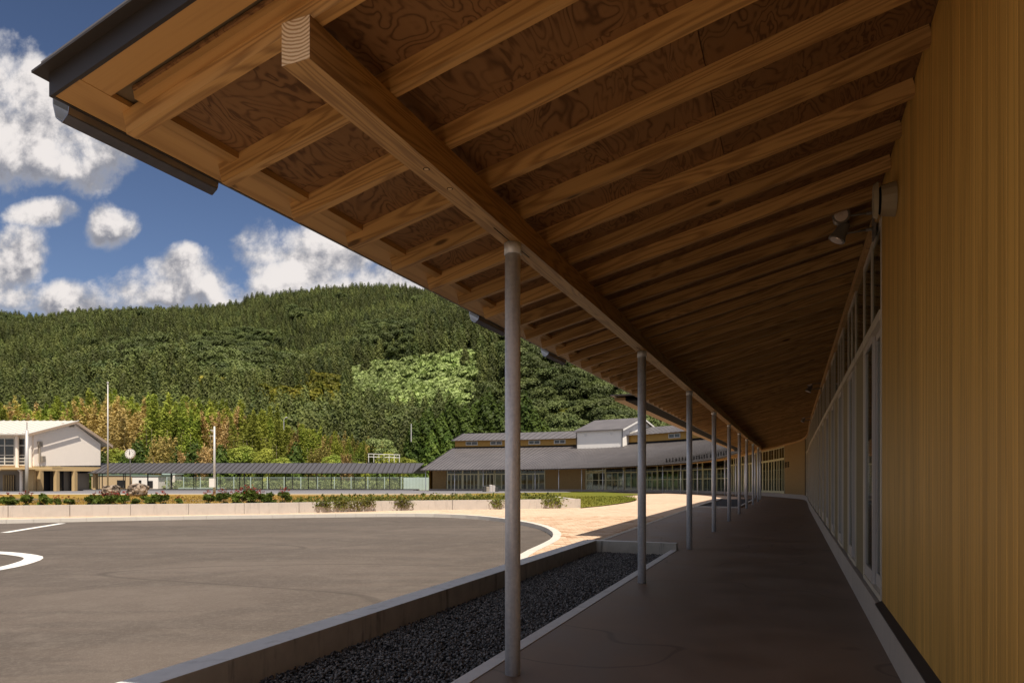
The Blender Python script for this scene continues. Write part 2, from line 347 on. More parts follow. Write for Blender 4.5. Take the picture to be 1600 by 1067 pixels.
def gpt(x, y, dz_=0.):                                   # photo pixel -> point of the gently falling ground
    k = (y - HY) / F; Y = CAMZ / k
    if Y > 33: Y = (CAMZ - .396) / (k - .012)
    return Vector(((x - 800) / F * Y, Y, G(Y) + dz_))
def P(x, y, Y): return Vector(((x - 800) / F * Y, Y, CAMZ + (HY - y) * Y / F))
def inpoly(x, y, poly):
    c = False; j = len(poly) - 1
    for i in range(len(poly)):
        xi, yi = poly[i][:2]; xj, yj = poly[j][:2]
        if (yi > y) != (yj > y) and x < (xj - xi) * (y - yi) / (yj - yi) + xi: c = not c
        j = i
    return c

# ------------------------------------------------------------------ the curved line of the long building
TH = math.atan(.41); U = Vector((math.sin(TH), math.cos(TH), 0)); V = Vector((math.cos(TH), -math.sin(TH), 0)); P0 = Vector((.004, 3.913, 0))
WT = 2.07
ctrl = [P0 + U * s + V * WT for s in (-14, -8, 0, 10, 22, 33)] + [Vector((x, y, 0)) for x, y in
        ((15.75, 39.3), (16.65, 44.5), (17.1, 50), (16.85, 55.8), (15.5, 62.3), (12.2, 70.4), (7.6, 76.8), (.9, 81.6), (-10.4, 84.6), (-13, 85.0))]
pts = []
for i in range(1, len(ctrl) - 2):
    a, b, c, d = ctrl[i - 1:i + 3]
    for k in range(60):
        u = k / 60
        pts.append(b if i < 4 and False else .5 * ((2 * b) + (c - a) * u + (2 * a - 5 * b + 4 * c - d) * u * u + (3 * b - a - 3 * c + d) * u ** 3))
pts = [Vector(p_) for p_ in pts]
arr = np.array([(p_.x, p_.y) for p_ in pts]); seg = np.r_[0, np.cumsum(np.linalg.norm(np.diff(arr, axis=0), axis=1))] - 8.0
SEND = seg[-1]
def path(s):
    if s < 20: return P0 + U * s + V * WT, V.copy()
    x = np.interp(s, seg, arr[:, 0]); y = np.interp(s, seg, arr[:, 1])
    e = .8; a = np.array([np.interp(min(s + e, SEND), seg, arr[:, i]) - np.interp(s - e, seg, arr[:, i]) for i in (0, 1)]); a /= np.linalg.norm(a)
    return Vector((x, y, 0)), Vector((a[1], -a[0], 0))
def at(s, t, z=0.):
    p_, n_ = path(s); q_ = p_ + n_ * (t - WT); q_.z = z + G(p_.y); return q_
def s_at_px(x, t=WT, lo=36., hi=None):
    best = None
    for s in np.arange(lo, hi or SEND, .05):
        p_ = at(s, t); e = abs(800 + F * p_.x / p_.y - x)
        if best is None or e < best[0]: best = (e, s)
    return float(best[1])
zr = lambda t: 2.607 + .25 * (t - .056)                 # underside of the rafters
RH = .093
zd = lambda t: zr(t) + RH                               # underside of the plywood deck
def strip(s0, s1, t0, t1, z0, z1=None, ds=1.0, mb=None, th=None):
    """sheet that follows the building line; z as number or function of t; th gives thickness downwards"""
    mb = mb or MB(); n_ = max(1, int(math.ceil((s1 - s0) / ds)));
    fz = z0 if callable(z0) else (lambda t: z0 if z1 is None else z0 + (z1 - z0) * (t - t0) / (t1 - t0))
    for i in range(n_):
        a = s0 + (s1 - s0) * i / n_; b = s0 + (s1 - s0) * (i + 1) / n_
        q4 = [at(a, t0, fz(t0)), at(a, t1, fz(t1)), at(b, t1, fz(t1)), at(b, t0, fz(t0))]
        if th: mb.hexa([v_ - Vector((0, 0, th)) for v_ in q4], q4)
        else: mb.quad(*q4)
    return mb

# ------------------------------------------------------------------ ground
mb = MB()
ys = [-60, 0, 23, 33, 45, 60, 80, 110, 140, 400, 1200, 4000]
xs = [-3000, -600, -120, -30, 0, 30, 120, 600, 3000]
for i in range(len(ys) - 1):
    for j in range(len(xs) - 1):
        z = lambda y: (-.22 if y < 24 else G(min(y, 95)) - .05)
        mb.quad((xs[j], ys[i], z(ys[i])), (xs[j + 1], ys[i], z(ys[i])), (xs[j + 1], ys[i + 1], z(ys[i + 1])), (xs[j], ys[i + 1], z(ys[i + 1])))
solo('ground', mb, 'earth', kind='structure')
KB = [(-40, 5.5), (-26, 12.4), (-18, 16.0), (-13.4, 17.9), (-11, 18.95), (-9, 19.65), (-7.1, 20.2), (-5.2, 20.7), (-3.5, 20.95), (-2.3, 20.75), (-1.3, 20.05), (-.6, 19.1), (-.1, 18.1), (.35, 16.95), (.66, 15.8), (.80, 14.6), (.82, 13.6), (.70, 12.4), (.42, 11.2), (.14, 10.1), (0, 9.1), (-.05, 8.1)]
def smooth_line(pl, step):
    o = []; P_ = [Vector((*p_, 0)) for p_ in pl]; P_ = [P_[0] * 2 - P_[1]] + P_ + [P_[-1] * 2 - P_[-2]]
    for i in range(1, len(P_) - 2):
        a, b, c, d = P_[i - 1:i + 3]
        for k in range(20):
            u = k / 20; o.append(.5 * ((2 * b) + (c - a) * u + (2 * a - 5 * b + 4 * c - d) * u * u + (3 * b - a - 3 * c + d) * u ** 3))
    o.append(P_[-2]); A = np.array([(p_.x, p_.y) for p_ in o]); L = np.r_[0, np.cumsum(np.linalg.norm(np.diff(A, axis=0), axis=1))]
    n_ = int(L[-1] / step); ss = np.linspace(0, L[-1], n_ + 1)
    return [Vector((np.interp(s, L, A[:, 0]), np.interp(s, L, A[:, 1]), 0)) for s in ss]
kl = smooth_line(KB, .6)
def off(line, d):
    r_ = []
    for i, p_ in enumerate(line):
        t_ = (line[min(i + 1, len(line) - 1)] - line[max(i - 1, 0)]).normalized(); r_.append(p_ + Vector((-t_.y, t_.x, 0)) * d)
    return r_
ko = off(kl, .16)
lot = [(p_.x, p_.y) for p_ in kl] + [tuple((P0 + U * s + V * -1.6)[:2]) for s in (3, 0, -4, -16)] + [(-40, -14)]
mb = MB(); k = len(lot); mb.v = [(x, y, -.10) for x, y in lot]; mb.f = [tuple(range(k - 1, -1, -1))]; mb.mi = [0]
solo('parking_lot', mb, 'asphalt', kind='structure')
kerb = tag(link('kerb', None, M=Matrix.Translation((0, 18, 0))), 'pale kerb of short stones curving round the asphalt lot', None, None, 'structure')
for i in range(len(kl) - 1):
    if kl[i].x < -26: continue
    mb = MB(); e = .004; a, b, c, d = kl[i], kl[i + 1], ko[i + 1], ko[i]; a, b = a.lerp(b, e), b.lerp(a, e); d, c = d.lerp(c, e), c.lerp(d, e)
    zz = random.uniform(-.002, .002); mb.prism([a, b, c, d], -.16, [zz + .002] * 4); part('kerb_stone', mb, 'kerbstone', kerb)
# paving
edge_t = lambda s: -1.58 - .42 * min(1, max(0, (s - 7) / 24))
pv_far = [(-40, 30), (-40, 5.8)] + [(p_.x, p_.y) for p_ in off(kl, .10)] + [tuple(at(s, -1.5)[:2]) for s in (3, 7.4)] + [tuple(at(s, edge_t(s) + .02)[:2]) for s in range(9, 34, 2)] + \
         [tuple(at(s, -.2)[:2]) for s in (36, 40, 45, 50, 55, 60)] + [(5, 45), (3, 26), (-15, 24)]
xs_ = np.array([p_[0] for p_ in pv_far]); 
mb = MB(); mb.v = [(x, y, G(y) - .008) for x, y in pv_far]; mb.f = [tuple(range(len(pv_far) - 1, -1, -1))]; mb.mi = [0]
pav = solo('paving', mb, 'paver_far', kind='structure')
tri = pav.modifiers.new('tri', 'TRIANGULATE')
lotouter = [(p_.x, p_.y) for p_ in ko] + [tuple(at(s, -1.62)[:2]) for s in (3, 0, -6)] + [(-40, -14)]
cells = []
for j in range(0, 200):
    y = 8.6 + j * .1005
    if y > 19.5: break
    for i in range(0, 90):
        x = -1.2 + i * .2008 + (j % 2) * .1
        if x > 7: break
        rel = Vector((x, y, 0)) - P0; t_ = rel.dot(V); s_ = rel.dot(U)
        if t_ > (edge_t(s_) - .17 if s_ > 7.2 else -1.72) or inpoly(x, y, lotouter): continue
        if min((Vector((x, y, 0)) - k_).length for k_ in ko[-30:]) < .11: continue
        cells.append((x, y))
cells.sort(key=lambda c: c[0] ** 2 + c[1] ** 2)
bm_ = MB()
for q4 in ([(-.098, -.048), (.098, -.048), (.098, .048), (-.098, .048)],):
    bm_.hexa([(x, y, -.03) for x, y in q4], [(x * .985, y * .97, .0) for x, y in q4])
pme = bm_.mesh('paving_brick', 'paver')
for x, y in cells[:300]:
    link('paving_brick', pme, pav, Matrix.Translation((x, y, random.uniform(-.0015, .0015))) @ Matrix.Rotation(random.uniform(-.008, .008), 4, 'Z'))
mb = MB(); tones = []
for x, y in cells[300:]:
    z = random.uniform(-.0015, .0015) + G(y); mb.hexa([(x - .098, y - .048, z - .03), (x + .098, y - .048, z - .03), (x + .098, y + .048, z - .03), (x - .098, y + .048, z - .03)],
        [(x - .097, y - .047, z), (x + .097, y - .047, z), (x + .097, y + .047, z), (x - .097, y + .047, z)]); tones += [random.random()] * 6
o = part('paving_bricks', mb, 'paver', pav, kind='stuff'); a_ = o.data.attributes.new('tone', 'FLOAT', 'FACE'); a_.data.foreach_set('value', tones)
# yard and lawn beyond
mb = MB(); Ys = [52, 58, 66, 78, 95]
for i in range(4): mb.quad((-120, Ys[i], G(Ys[i]) + .0), (6, Ys[i], G(Ys[i]) + .0), (6, Ys[i + 1], G(Ys[i + 1])), (-120, Ys[i + 1], G(Ys[i + 1])))
solo('school_yard', mb, 'yard', kind='structure')
mb = MB(); Ys = [50.5, 52.5]; mb.quad((-120, 50.2, G(50.2) + .012), (2, 50.2, G(50.2) + .012), (2, 57, G(57) + .012), (-120, 57, G(57) + .012)); solo('yard_path', mb, 'yard_pale', kind='structure')
lawn_r = [gpt(*q_) for q_ in ((908, 793.5), (940, 790.5), (965, 787), (984, 783.6), (993, 781), (996, 779.3), (990, 777.5), (968, 775.3), (990, 773.8), (1010, 772.7))]
lawn = [(p_.x, p_.y) for p_ in lawn_r] + [(9, 66), (5, 67), (-5, 56), (-30, 51.5), (-90, 50), (-90, 10), (-26, 12.9)]
PW = [(-26, 13.3), (-18, 17.2), (-14.2, 19.0), (-7.5, 21.05), (-3.8, 22.95), (-.27, 23.95), (2.5, 24.85)]     # planter wall front face
lawn += [(x, y + .25) for x, y in PW[1:]]
mb = MB(); mb.v = [(x, y, G(y) + .02) for x, y in lawn]; mb.f = [tuple(range(len(lawn)))]; mb.mi = [0]
o = solo('lawn', mb, 'lawn', kind='structure'); o.modifiers.new('tri', 'TRIANGULATE')
o = o.data
# planter wall: jointed concrete panels
pw = thing('planter_wall', 'low pale concrete wall of long jointed panels retaining the shrub bed beyond the asphalt', 'wall', (-4, 22, 0))
wl = smooth_line(PW, .05); wo = off(wl, .2)
xj = [-200, -83, 13, 110, 203.5, 294, 382, 467, 548, 628, 706.6, 790, 908.5]
def idx_px(x): return min(range(len(wl)), key=lambda i: abs(800 + F * wl[i].x / wl[i].y - x))
jj = [idx_px(x) for x in xj]; jj[-1] = len(wl) - 1
for a, b in zip(jj[:-1], jj[1:]):
    mb = MB(); st = list(range(a, b, 6)) + [b]
    for k_, (i, j) in enumerate(zip(st[:-1], st[1:])):
        p_, r_ = wl[i], wl[j]; p2, r2 = wo[i], wo[j]
        if i == a: p_ = p_.lerp(r_, .03); p2 = p2.lerp(r2, .03)
        if j == b: r_ = r_.lerp(p_, .03); r2 = r2.lerp(p2, .03)
        mb.prism([p_, r_, r2, p2], -.1, .32)
    part('wall_panel', mb, 'concrete', pw)
mb = MB(); e1, e2 = wl[-1], Vector((1.75, 29.5, 0)); d_ = Vector((.2, 0.03, 0)); mb.prism([e1 + Vector((-.2, .2, 0)), e1 + Vector((0, .206, 0)), e2, e2 - d_], -.1, .3); part('wall_panel', mb, 'concrete', pw)
mb = MB(); bi = off(wl, 2.2); bo_ = off(wl, .2)
for i in range(0, len(wl) - 8, 8): mb.quad((*bo_[i][:2], .22), (*bo_[i + 8][:2], .22), (*bi[i + 8][:2], .06), (*bi[i][:2], .06))
solo('planting_bed', mb, 'lawn', kind='structure')
mb = MB(); c4 = [P0 + U * a + V * b for a, b in ((-2.3, -1.42), (-2.3, WT - .05), (-9, WT - .05), (-9, -1.42))]
mb.prism([c4[3], c4[2], c4[1], c4[0]], -.1, .012); solo('bounce_paving', mb, 'paver_far', kind='structure')  # out-of-view pale slab, added to bounce warm light onto wall and ceiling
# painted lines
mb = MB(); a, b = Vector((-11.15, 15.0, -.096)), Vector((-11.85, 18.0, -.096)); d_ = Vector((.085, .02, 0)); mb.quad(a - d_, a + d_, b + d_, b - d_)
solo('parking_line', mb, 'line_paint', 'straight white bay line painted by the far kerb', 'road marking')
mb = MB(); arc = smooth_line([(-14, 11.5), (-10.5, 11.42), (-8.45, 11.25), (-7.7, 11.05), (-7.28, 10.75), (-7.12, 10.4), (-7.15, 9.95), (-7.2, 9.6), (-7.25, 9.0), (-7.6, 7.9), (-9, 5.5), (-11, 3)], .25)
arc = smooth_line([(-15, 11.25), (-11, 11.3), (-9.3, 11.25), (-8.3, 11.05), (-7.5, 10.6), (-7.15, 10.2), (-6.95, 9.7), (-6.85, 9.2), (-6.95, 8.6), (-7.6, 7.3), (-9, 5.0)], .25)
ar1 = off(arc, .12); ar2 = off(arc, -.12)
for i in range(len(arc) - 1): mb.quad((*ar1[i][:2], -.096), (*ar2[i][:2], -.096), (*ar2[i + 1][:2], -.096), (*ar1[i + 1][:2], -.096))
solo('parking_loop_line', mb, 'line_paint', 'rounded white loop painted on the asphalt at the left edge', 'road marking')

# ------------------------------------------------------------------ walkway slab, gravel beds
slab_e = strip(-9, SEND, -.15, WT - .02, .0, ds=1.2); strip(7.16, 33, -1.5, -.15, .0, ds=1.2, mb=slab_e)
for i in range(13):
    a, b = 7.16 + i * 2, 9.16 + i * 2; slab_e.quad(at(a, edge_t(a), 0), at(a, -1.5, 0), at(b, -1.5, 0), at(b, edge_t(b), 0))
solo('walkway_floor', slab_e, 'walkway_floor', kind='structure')
mb = MB()
for i in range(26):
    a, b = 7.2 + i, 8.2 + i; mb.hexa([at(a, edge_t(a) - .09, -.06), at(a, edge_t(a), -.06), at(b, edge_t(b), -.06), at(b, edge_t(b) - .09, -.06)],
        [at(a, edge_t(a) - .09, .006), at(a, edge_t(a) - .002, .006), at(b, edge_t(b) - .002, .006), at(b, edge_t(b) - .09, .006)])
solo('paving_edging', mb, 'concrete_dark', kind='structure')
solo('walkway_edging', strip(-9, 7.02, -.245, -.152, .006, ds=2, th=.14), 'concrete_top', kind='structure')
def kerbwall(name, s0, s1, t0, t1, label):
    o_ = thing(name, label, 'kerb wall', at(s0, t0)); c_ = MB(); d_ = MB()
    n_ = int(math.ceil((s1 - s0) / 3.64))
    for i in range(n_):
        a = s0 + (s1 - s0) * i / n_ + .002; b = s0 + (s1 - s0) * (i + 1) / n_ - .002; mb = MB()
        mb.hexa([at(a, t0, -.2), at(a, t1, -.2), at(b, t1, -.2), at(b, t0, -.2)], [at(a, t0, .11), at(a, t1, .11), at(b, t1, .11), at(b, t0, .11)], mis=[0, 1, 0, 0, 0, 0])
        part('wall_segment', mb, ['concrete_dark', 'concrete_top'], o_)
    return o_
kw = kerbwall('gravel_bed_wall', -9, 7.02, -1.62, -1.42, 'low weathered concrete wall around the dark gravel bed beside the walkway')
mb = MB(); mb.hexa([at(7.0, -1.415, -.2), at(7.02, -.16, -.2), at(7.15, -.16, -.2), at(7.14, -1.62, -.2)], [at(7.0, -1.415, .108), at(7.02, -.16, .108), at(7.15, -.16, .108), at(7.14, -1.62, .108)], mis=[0, 1, 0, 0, 0, 0])
part('end_wall', mb, ['concrete_dark', 'concrete_top'], kw)
solo('gravel_base', strip(-9, 7.02, -1.44, -.2, -.105, ds=4), 'gravel_bed', kind='structure')
def gravel(name, s0, s1, t0, t1, z, count, size, label):
    ico = np.array([(0, 0, -1), (.72, -.53, -.45), (-.28, -.85, -.45), (-.89, 0, -.45), (-.28, .85, -.45), (.72, .53, -.45), (.28, -.85, .45), (-.72, -.53, .45), (-.72, .53, .45), (.28, .85, .45), (.89, 0, .45), (0, 0, 1)])
    fc = np.array([(0, 1, 2), (1, 0, 5), (0, 2, 3), (0, 3, 4), (0, 4, 5), (1, 5, 10), (2, 1, 6), (3, 2, 7), (4, 3, 8), (5, 4, 9), (1, 10, 6), (2, 6, 7), (3, 7, 8), (4, 8, 9), (5, 9, 10), (6, 10, 11), (7, 6, 11), (8, 7, 11), (9, 8, 11), (10, 9, 11)])
    S = RNG.uniform(s0, s1, count); T = RNG.uniform(t0, t1, count)
    base = np.array([at(s, t, 0)[:] for s, t in zip(S, T)]); base[:, 2] += z + RNG.uniform(-.012, .012, count)
    V_ = ico[None] * (RNG.uniform(.55, 1.2, (count, 1, 3)) * size * RNG.uniform(.6, 1.25, (count, 1, 1))) * RNG.uniform(.75, 1.2, (count, 12, 1))
    an = RNG.uniform(0, 6.28, count); ca, sa = np.cos(an), np.sin(an); X = V_[:, :, 0] * ca[:, None] - V_[:, :, 1] * sa[:, None]; Y = V_[:, :, 0] * sa[:, None] + V_[:, :, 1] * ca[:, None]
    tl = RNG.uniform(-.9, .9, count); Z = V_[:, :, 2] * np.cos(tl)[:, None] + X * np.sin(tl)[:, None]; X2 = X * np.cos(tl)[:, None] - V_[:, :, 2] * np.sin(tl)[:, None]
    W_ = np.stack([X2, Y, Z], 2) + base[:, None]; me = mesh_np(name, W_.reshape(-1, 3), (fc[None] + (np.arange(count) * 12)[:, None, None]).reshape(-1, 3), 'gravel')
    return tag(link(name, me), label, None, None, 'stuff')
def mesh_np(name, v, f, mats, mi=None):
    me = bpy.data.meshes.new(name); k = f.shape[1]; me.vertices.add(len(v)); me.vertices.foreach_set('co', v.astype(np.float32).ravel())
    me.loops.add(f.size); me.loops.foreach_set('vertex_index', f.astype(np.int32).ravel()); me.polygons.add(len(f))
    me.polygons.foreach_set('loop_start', (np.arange(len(f)) * k).astype(np.int32)); me.polygons.foreach_set('loop_total', np.full(len(f), k, np.int32))
    for m_ in (mats if isinstance(mats, (list, tuple)) else [mats]): me.materials.append(MATS[m_])
    if mi is not None: me.polygons.foreach_set('material_index', mi.astype(np.int32))
    me.update(calc_edges=True); return me
gravel('gravel', -1.6, 7.0, -1.42, -.25, -.082, 34000, .0125, 'dark crushed gravel filling the bed beside the walkway')
# far gravel bed with pale rim
solo('gravel_base_far', strip(22.5, 32, -1.75, -.35, .012, ds=2), 'gravel_bed', kind='structure')
kerbf = thing('bed_rim', 'pale curved kerb rim of the small dark bed near the far columns', 'kerb', at(24, -1.7))
part('rim', strip(22.3, 32.2, -1.87, -1.75, .05, ds=1, th=.1), 'kerbstone', kerbf); part('rim', strip(22.35, 32.2, -.35, -.25, .05, ds=1, th=.1), 'kerbstone', kerbf)
part('rim', strip(22.2, 22.33, -1.87, -.25, .048, ds=1, th=.1), 'kerbstone', kerbf)

# ------------------------------------------------------------------ long timber building
B = thing('school_building', 'long curving timber school building with deep rafter eaves, steel columns and dark metal roof', 'building', at(0, WT, 0))
S0 = -2.02; SB = -1.85
# rafters
k = -4; nr = 0
RS = []
while True:
    s = .015 + .455 * k
    if s > SEND - .3: break
    RS.append(s); k += 1
rz = Vector((0, 0, 1))
for s in RS:
    barpart('rafter', at(s, -.794, zr(-.794)), at(s, WT + .012, zr(WT + .012)), .045, .0895, 'cedar_beam', B)
# plywood deck sheets with fine joints
s = S0 + .14; first = True
while s < SEND - .2:
    e = min(s + .907, SEND)
    for (ta, tb) in ((-.70, 1.12), (1.124, WT + .2)):
        a, b, c, d = at(s, ta, zd(ta)), at(s, tb, zd(tb)), at(e, tb, zd(tb)), at(e, ta, zd(ta)); up = Vector((0, 0, .012))
        mid = (a + b + c + d) / 4; x = (c - b).normalized() if (int(s * 10) % 3 == 0) else (b - a).normalized(); zz = Vector((0, 0, 1)); zz = (zz - x * x.dot(zz)).normalized(); y = zz.cross(x)
        M = Matrix(((x.x, y.x, zz.x, mid.x), (x.y, y.y, zz.y, mid.y), (x.z, y.z, zz.z, mid.z), (0, 0, 0, 1)))
        mb = MB(); mb.hexa([a, b, c, d], [a + up, b + up, c + up, d + up]); part('plywood_sheet', mb, 'plywood', B, M=M)
    s += .91
# eave boards between the rafter tips and at the verge
s = S0
i = 0
while s < SEND - .2:
    e = min(s + 3.64 if i else s + 3.78, SEND); ns = max(1, int((e - s) / 1.2)) if s > 30 else 1
    q4 = strip(s, e, -.90, -.775, lambda t: zd(t) + .016, ds=(e - s) / ns + .01, th=.02)
    M = Matrix.Translation(at(s, -.84, zd(-.84))) @ Matrix.Rotation(math.atan2(*(reversed((at(e, 0) - at(s, 0))[:2]))), 4, 'Z')
    part('eave_board', q4, 'cedar_trim', B, M=M)
    q4 = strip(s + (.26 if i == 0 else 0), e, -.745, -.700, lambda t: zd(t) - .001, ds=(e - s) / ns + .01, th=.028)
    part('eave_batten', q4, 'cedar_trim', B, M=M)
    s = e + .001; i += 1
for nm, sa, sb, dz_ in (('verge_board', S0 + .002, S0 + .115, -.002), ('verge_batten', S0 + .15, S0 + .205, -.028)):
    mb, M = bar(at((sa + sb) / 2, -.775 if nm == 'verge_board' else -.70, zd(-.775 if nm == 'verge_board' else -.7) + dz_), at((sa + sb) / 2, WT, zd(WT) + dz_), sb - sa, .03)
    link(nm, mb.mesh(nm, 'cedar_trim'), B, M)
# metal flashings
part('verge_flashing', (lambda m_: (m_.hexa([at(S0 - .012, -.915, zd(-.915) - .004), at(S0 - .012, WT + .3, zd(WT + .3) - .004), at(S0 + .003, WT + .3, zd(WT + .3) - .004), at(S0 + .003, -.915, zd(-.915) - .004)],
     [at(S0 - .012, -.915, zd(-.915) + .075), at(S0 - .012, WT + .3, zd(WT + .3) + .075), at(S0 + .003, WT + .3, zd(WT + .3) + .075), at(S0 + .003, -.915, zd(-.915) + .075)]),
     m_.hexa([at(S0 - .05, -.95, zd(-.95) + .075), at(S0 - .05, WT + .3, zd(WT + .3) + .075), at(S0 + .02, WT + .3, zd(WT + .3) + .075), at(S0 + .02, -.95, zd(-.95) + .075)],
     [at(S0 - .05, -.95, zd(-.95) + .083), at(S0 - .05, WT + .3, zd(WT + .3) + .083), at(S0 + .02, WT + .3, zd(WT + .3) + .083), at(S0 + .02, -.95, zd(-.95) + .083)]), m_)[2])(MB()), 'dark_metal', B)
s = S0
mb = MB()
n_ = 80
for i in range(n_):
    a, b = S0 + (SEND - S0) * i / n_, S0 + (SEND - S0) * (i + 1) / n_
    mb.hexa([at(a, -.915, zd(-.9) - .006), at(a, -.902, zd(-.9) - .006), at(b, -.902, zd(-.9) - .006), at(b, -.915, zd(-.9) - .006)], [at(a, -.915, zd(-.9) + .07), at(a, -.902, zd(-.9) + .07), at(b, -.902, zd(-.9) + .07), at(b, -.915, zd(-.9) + .07)])
part('eave_flashing', mb, 'dark_metal', B)
# gutter lengths
for sa, sb in ((-1.96, -1.27), (1.5, 2.1), (3.25, 3.86)):
    mb = MB(); prof = [(-.915, .045), (-.915, .02), (-.925, -.03), (-.955, -.052), (-.985, -.03), (-1.0, .02), (-1.0, .05)]
    for i in range(6):
        (t0_, z0_), (t1_, z1_) = prof[i], prof[i + 1]; zz = zd(-.9)
        mb.quad(at(sa, t0_, zz + z0_), at(sb, t0_, zz + z0_), at(sb, t1_, zz + z1_), at(sa, t1_, zz + z1_))
    o = part('rain_gutter', mb, 'gutter_metal', B); sm = o.modifiers.new('thick', 'SOLIDIFY'); sm.thickness = .004
# roof sheets and seams
def roofsheet(name, s0, s1, t0, t1, fz, ds=1.5, mname='roof_metal', parent=None): return part(name, strip(s0, s1, t0, t1, fz, ds=ds, th=.03), mname, parent or B)
RT = 11.5
roofsheet('roof', S0 - .03, SEND + .6, -.93, RT, lambda t: zd(t) + .115, 1.5)
part('roof_deck', strip(S0 + .01, SEND, -.89, RT, lambda t: zd(t) + .075, ds=2, th=.055), 'interior', B)
mb = MB()
for s in np.arange(44, SEND + .6, .45):
    a0, a1 = at(s, -.93, zd(-.93) + .115), at(s, RT, zd(RT) + .115); d_ = (at(s + .2, 0) - at(s, 0)).normalized() * .018; h_ = Vector((0, 0, .035))
    mb.hexa([a0 - d_, a0 + d_, a1 + d_, a1 - d_], [a0 - d_ + h_, a0 + d_ + h_, a1 + d_ + h_, a1 - d_ + h_])
part('roof_seams', mb, 'dark_metal', B, kind='stuff')
# flat canopy rim from s = 7 on
part('canopy_gutter', strip(8.3, 34, -1.24, -.93, 2.50, ds=1.5, th=.03), 'black_steel', B)
part('canopy_top', strip(8.1, 34, -1.47, -.93, 2.565, ds=1.5, th=.02), 'dark_metal', B)
part('canopy_fascia', strip(8.3, 34, -1.44, -1.243, 2.53, ds=1.5, th=.05), 'cedar_trim', B)
# eave beam in spans, with bolts plugs and slotted plates
bs = [SB] + [3.64 * i for i in range(1, int(SEND / 3.64) + 1)] + [SEND - .1]
for a, b in zip(bs[:-1], bs[1:]):
    pa, pb = at(a, 0, 2.464), at(b, 0, 2.464); mb, M = bar(pa, pb - (pb - pa).normalized() * .002, .112, .1395)
    o = link('eave_beam', mb.mesh('eave_beam', ['cedar_beam', 'end_grain']), B, M)
    if a == SB:
        for p_ in o.data.polygons:
            if p_.normal.x < -.9: p_.material_index = 1
for s, t in ((-1.02, .012), (-.80, .012)):
    mb = MB(); c_ = at(s, t, 2.464); mb.tube(c_ + Vector((0, 0, .01)), c_ - Vector((0, 0, .0015)), .011, .0105, 12); part('bolt_plug', mb, 'plug_wood', B)
    mb = MB(); mb.tube(c_ + Vector((0, 0, .01)), c_ - Vector((0, 0, .0008)), .0145, .0145, 14); part('bolt_hole', mb, 'black_steel', B)
# columns
cols = [3.64 * i for i in range(int(SEND / 3.64) + 1)]
for s in cols:
    b_, t_ = at(s, 0, 0), at(s, 0, 2.463); far = s > 22
    mb = MB(); mb.tube((0, 0, -.05), (0, 0, 2.45), .0445, seg=12 if far else 28); mb.tube((0, 0, 2.40), (0, 0, 2.463), .0495, seg=12 if far else 28)
    o = link('column', mb.mesh('column', 'galvanised'), B, Matrix.Translation(b_)); 
    for p_ in o.data.polygons: p_.use_smooth = abs(p_.normal.z) < .5
    if s < 22:
        d_ = (at(s + .3, 0) - at(s, 0)).normalized()
        barpart('slotted_plate', t_ + Vector((0, 0, -.0)) - d_ * .27, t_ + d_ * .27, .006, .01, 'black_steel', B)
# wall of the long side
zw = lambda: zr(WT) + .0
TOPZ = zd(WT) - .005
def cladding(sa, sb, t=WT, zb=.25, zt=TOPZ, wd=.105, single=True):
    n_ = max(1, round((sb - sa) / wd)); mb = MB(); js = [sa + (sb - sa) * (i + (random.uniform(-.22, .22) if 0 < i < n_ and single else 0)) / n_ for i in range(n_ + 1)]
    for i in range(n_):
        a, b = js[i], js[i + 1]
        if single:
            b0, b1 = at(a + .0006, t, zb), at(b - .0006, t, zb); x = (b1 - b0); L = x.length; x.normalize(); n3 = path(a)[1]; mm = MB(); e = .0018
            prof = [(0, .018), (0, e), (e, 0), (L - e, 0), (L, e), (L, .018)]; H = zt - zb
            M = Matrix(((0, x.x, n3.x, b0.x), (0, x.y, n3.y, b0.y), (1, 0, 0, b0.z), (0, 0, 0, 1)))
            k = len(prof); mm.v = [(0, p_[0], p_[1]) for p_ in prof] + [(H, p_[0], p_[1]) for p_ in prof]
            mm.f = [(j, j + 1, k + j + 1, k + j) for j in range(k - 1)] + [tuple(range(k - 1, -1, -1)), tuple(range(k, 2 * k))]; mm.mi = [0] * len(mm.f)
            link('cladding_board', mm.mesh('cladding_board', 'cedar_clad'), B, M)
        else:
            mb.hexa([at(a + .004, t, zb), at(a + .004, t + .02, zb), at(b - .004, t + .02, zb), at(b - .004, t, zb)], [at(a + .004, t, zt), at(a + .004, t + .02, zt), at(b - .004, t + .02, zt), at(b - .004, t, zt)])
    if not single: part('cladding', mb, 'cedar_clad_shaded' if sa > 30 else 'cedar_clad', B, kind='stuff')
SE = 1.84
cladding(-3.4, SE)
part('wall', strip(-9, -3.4, WT, WT + .05, lambda t: TOPZ, ds=3, th=2.9), 'cedar_clad', B)
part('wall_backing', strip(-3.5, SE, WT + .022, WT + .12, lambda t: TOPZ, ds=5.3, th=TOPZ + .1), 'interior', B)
part('plinth', strip(-9, SEND, WT - .03, WT + .14, .222, ds=1.8, th=.4), 'plinth', B)
part('sill_flashing', (lambda m_: (m_.hexa([at(-9, WT - .045, .222), at(-9, WT + .02, .222), at(SE, WT + .02, .222), at(SE, WT - .045, .222)], [at(-9, WT - .045, .232), at(-9, WT + .015, .262), at(SE, WT + .015, .262), at(SE, WT - .045, .232)]), m_)[1])(MB()), 'dark_metal', B)
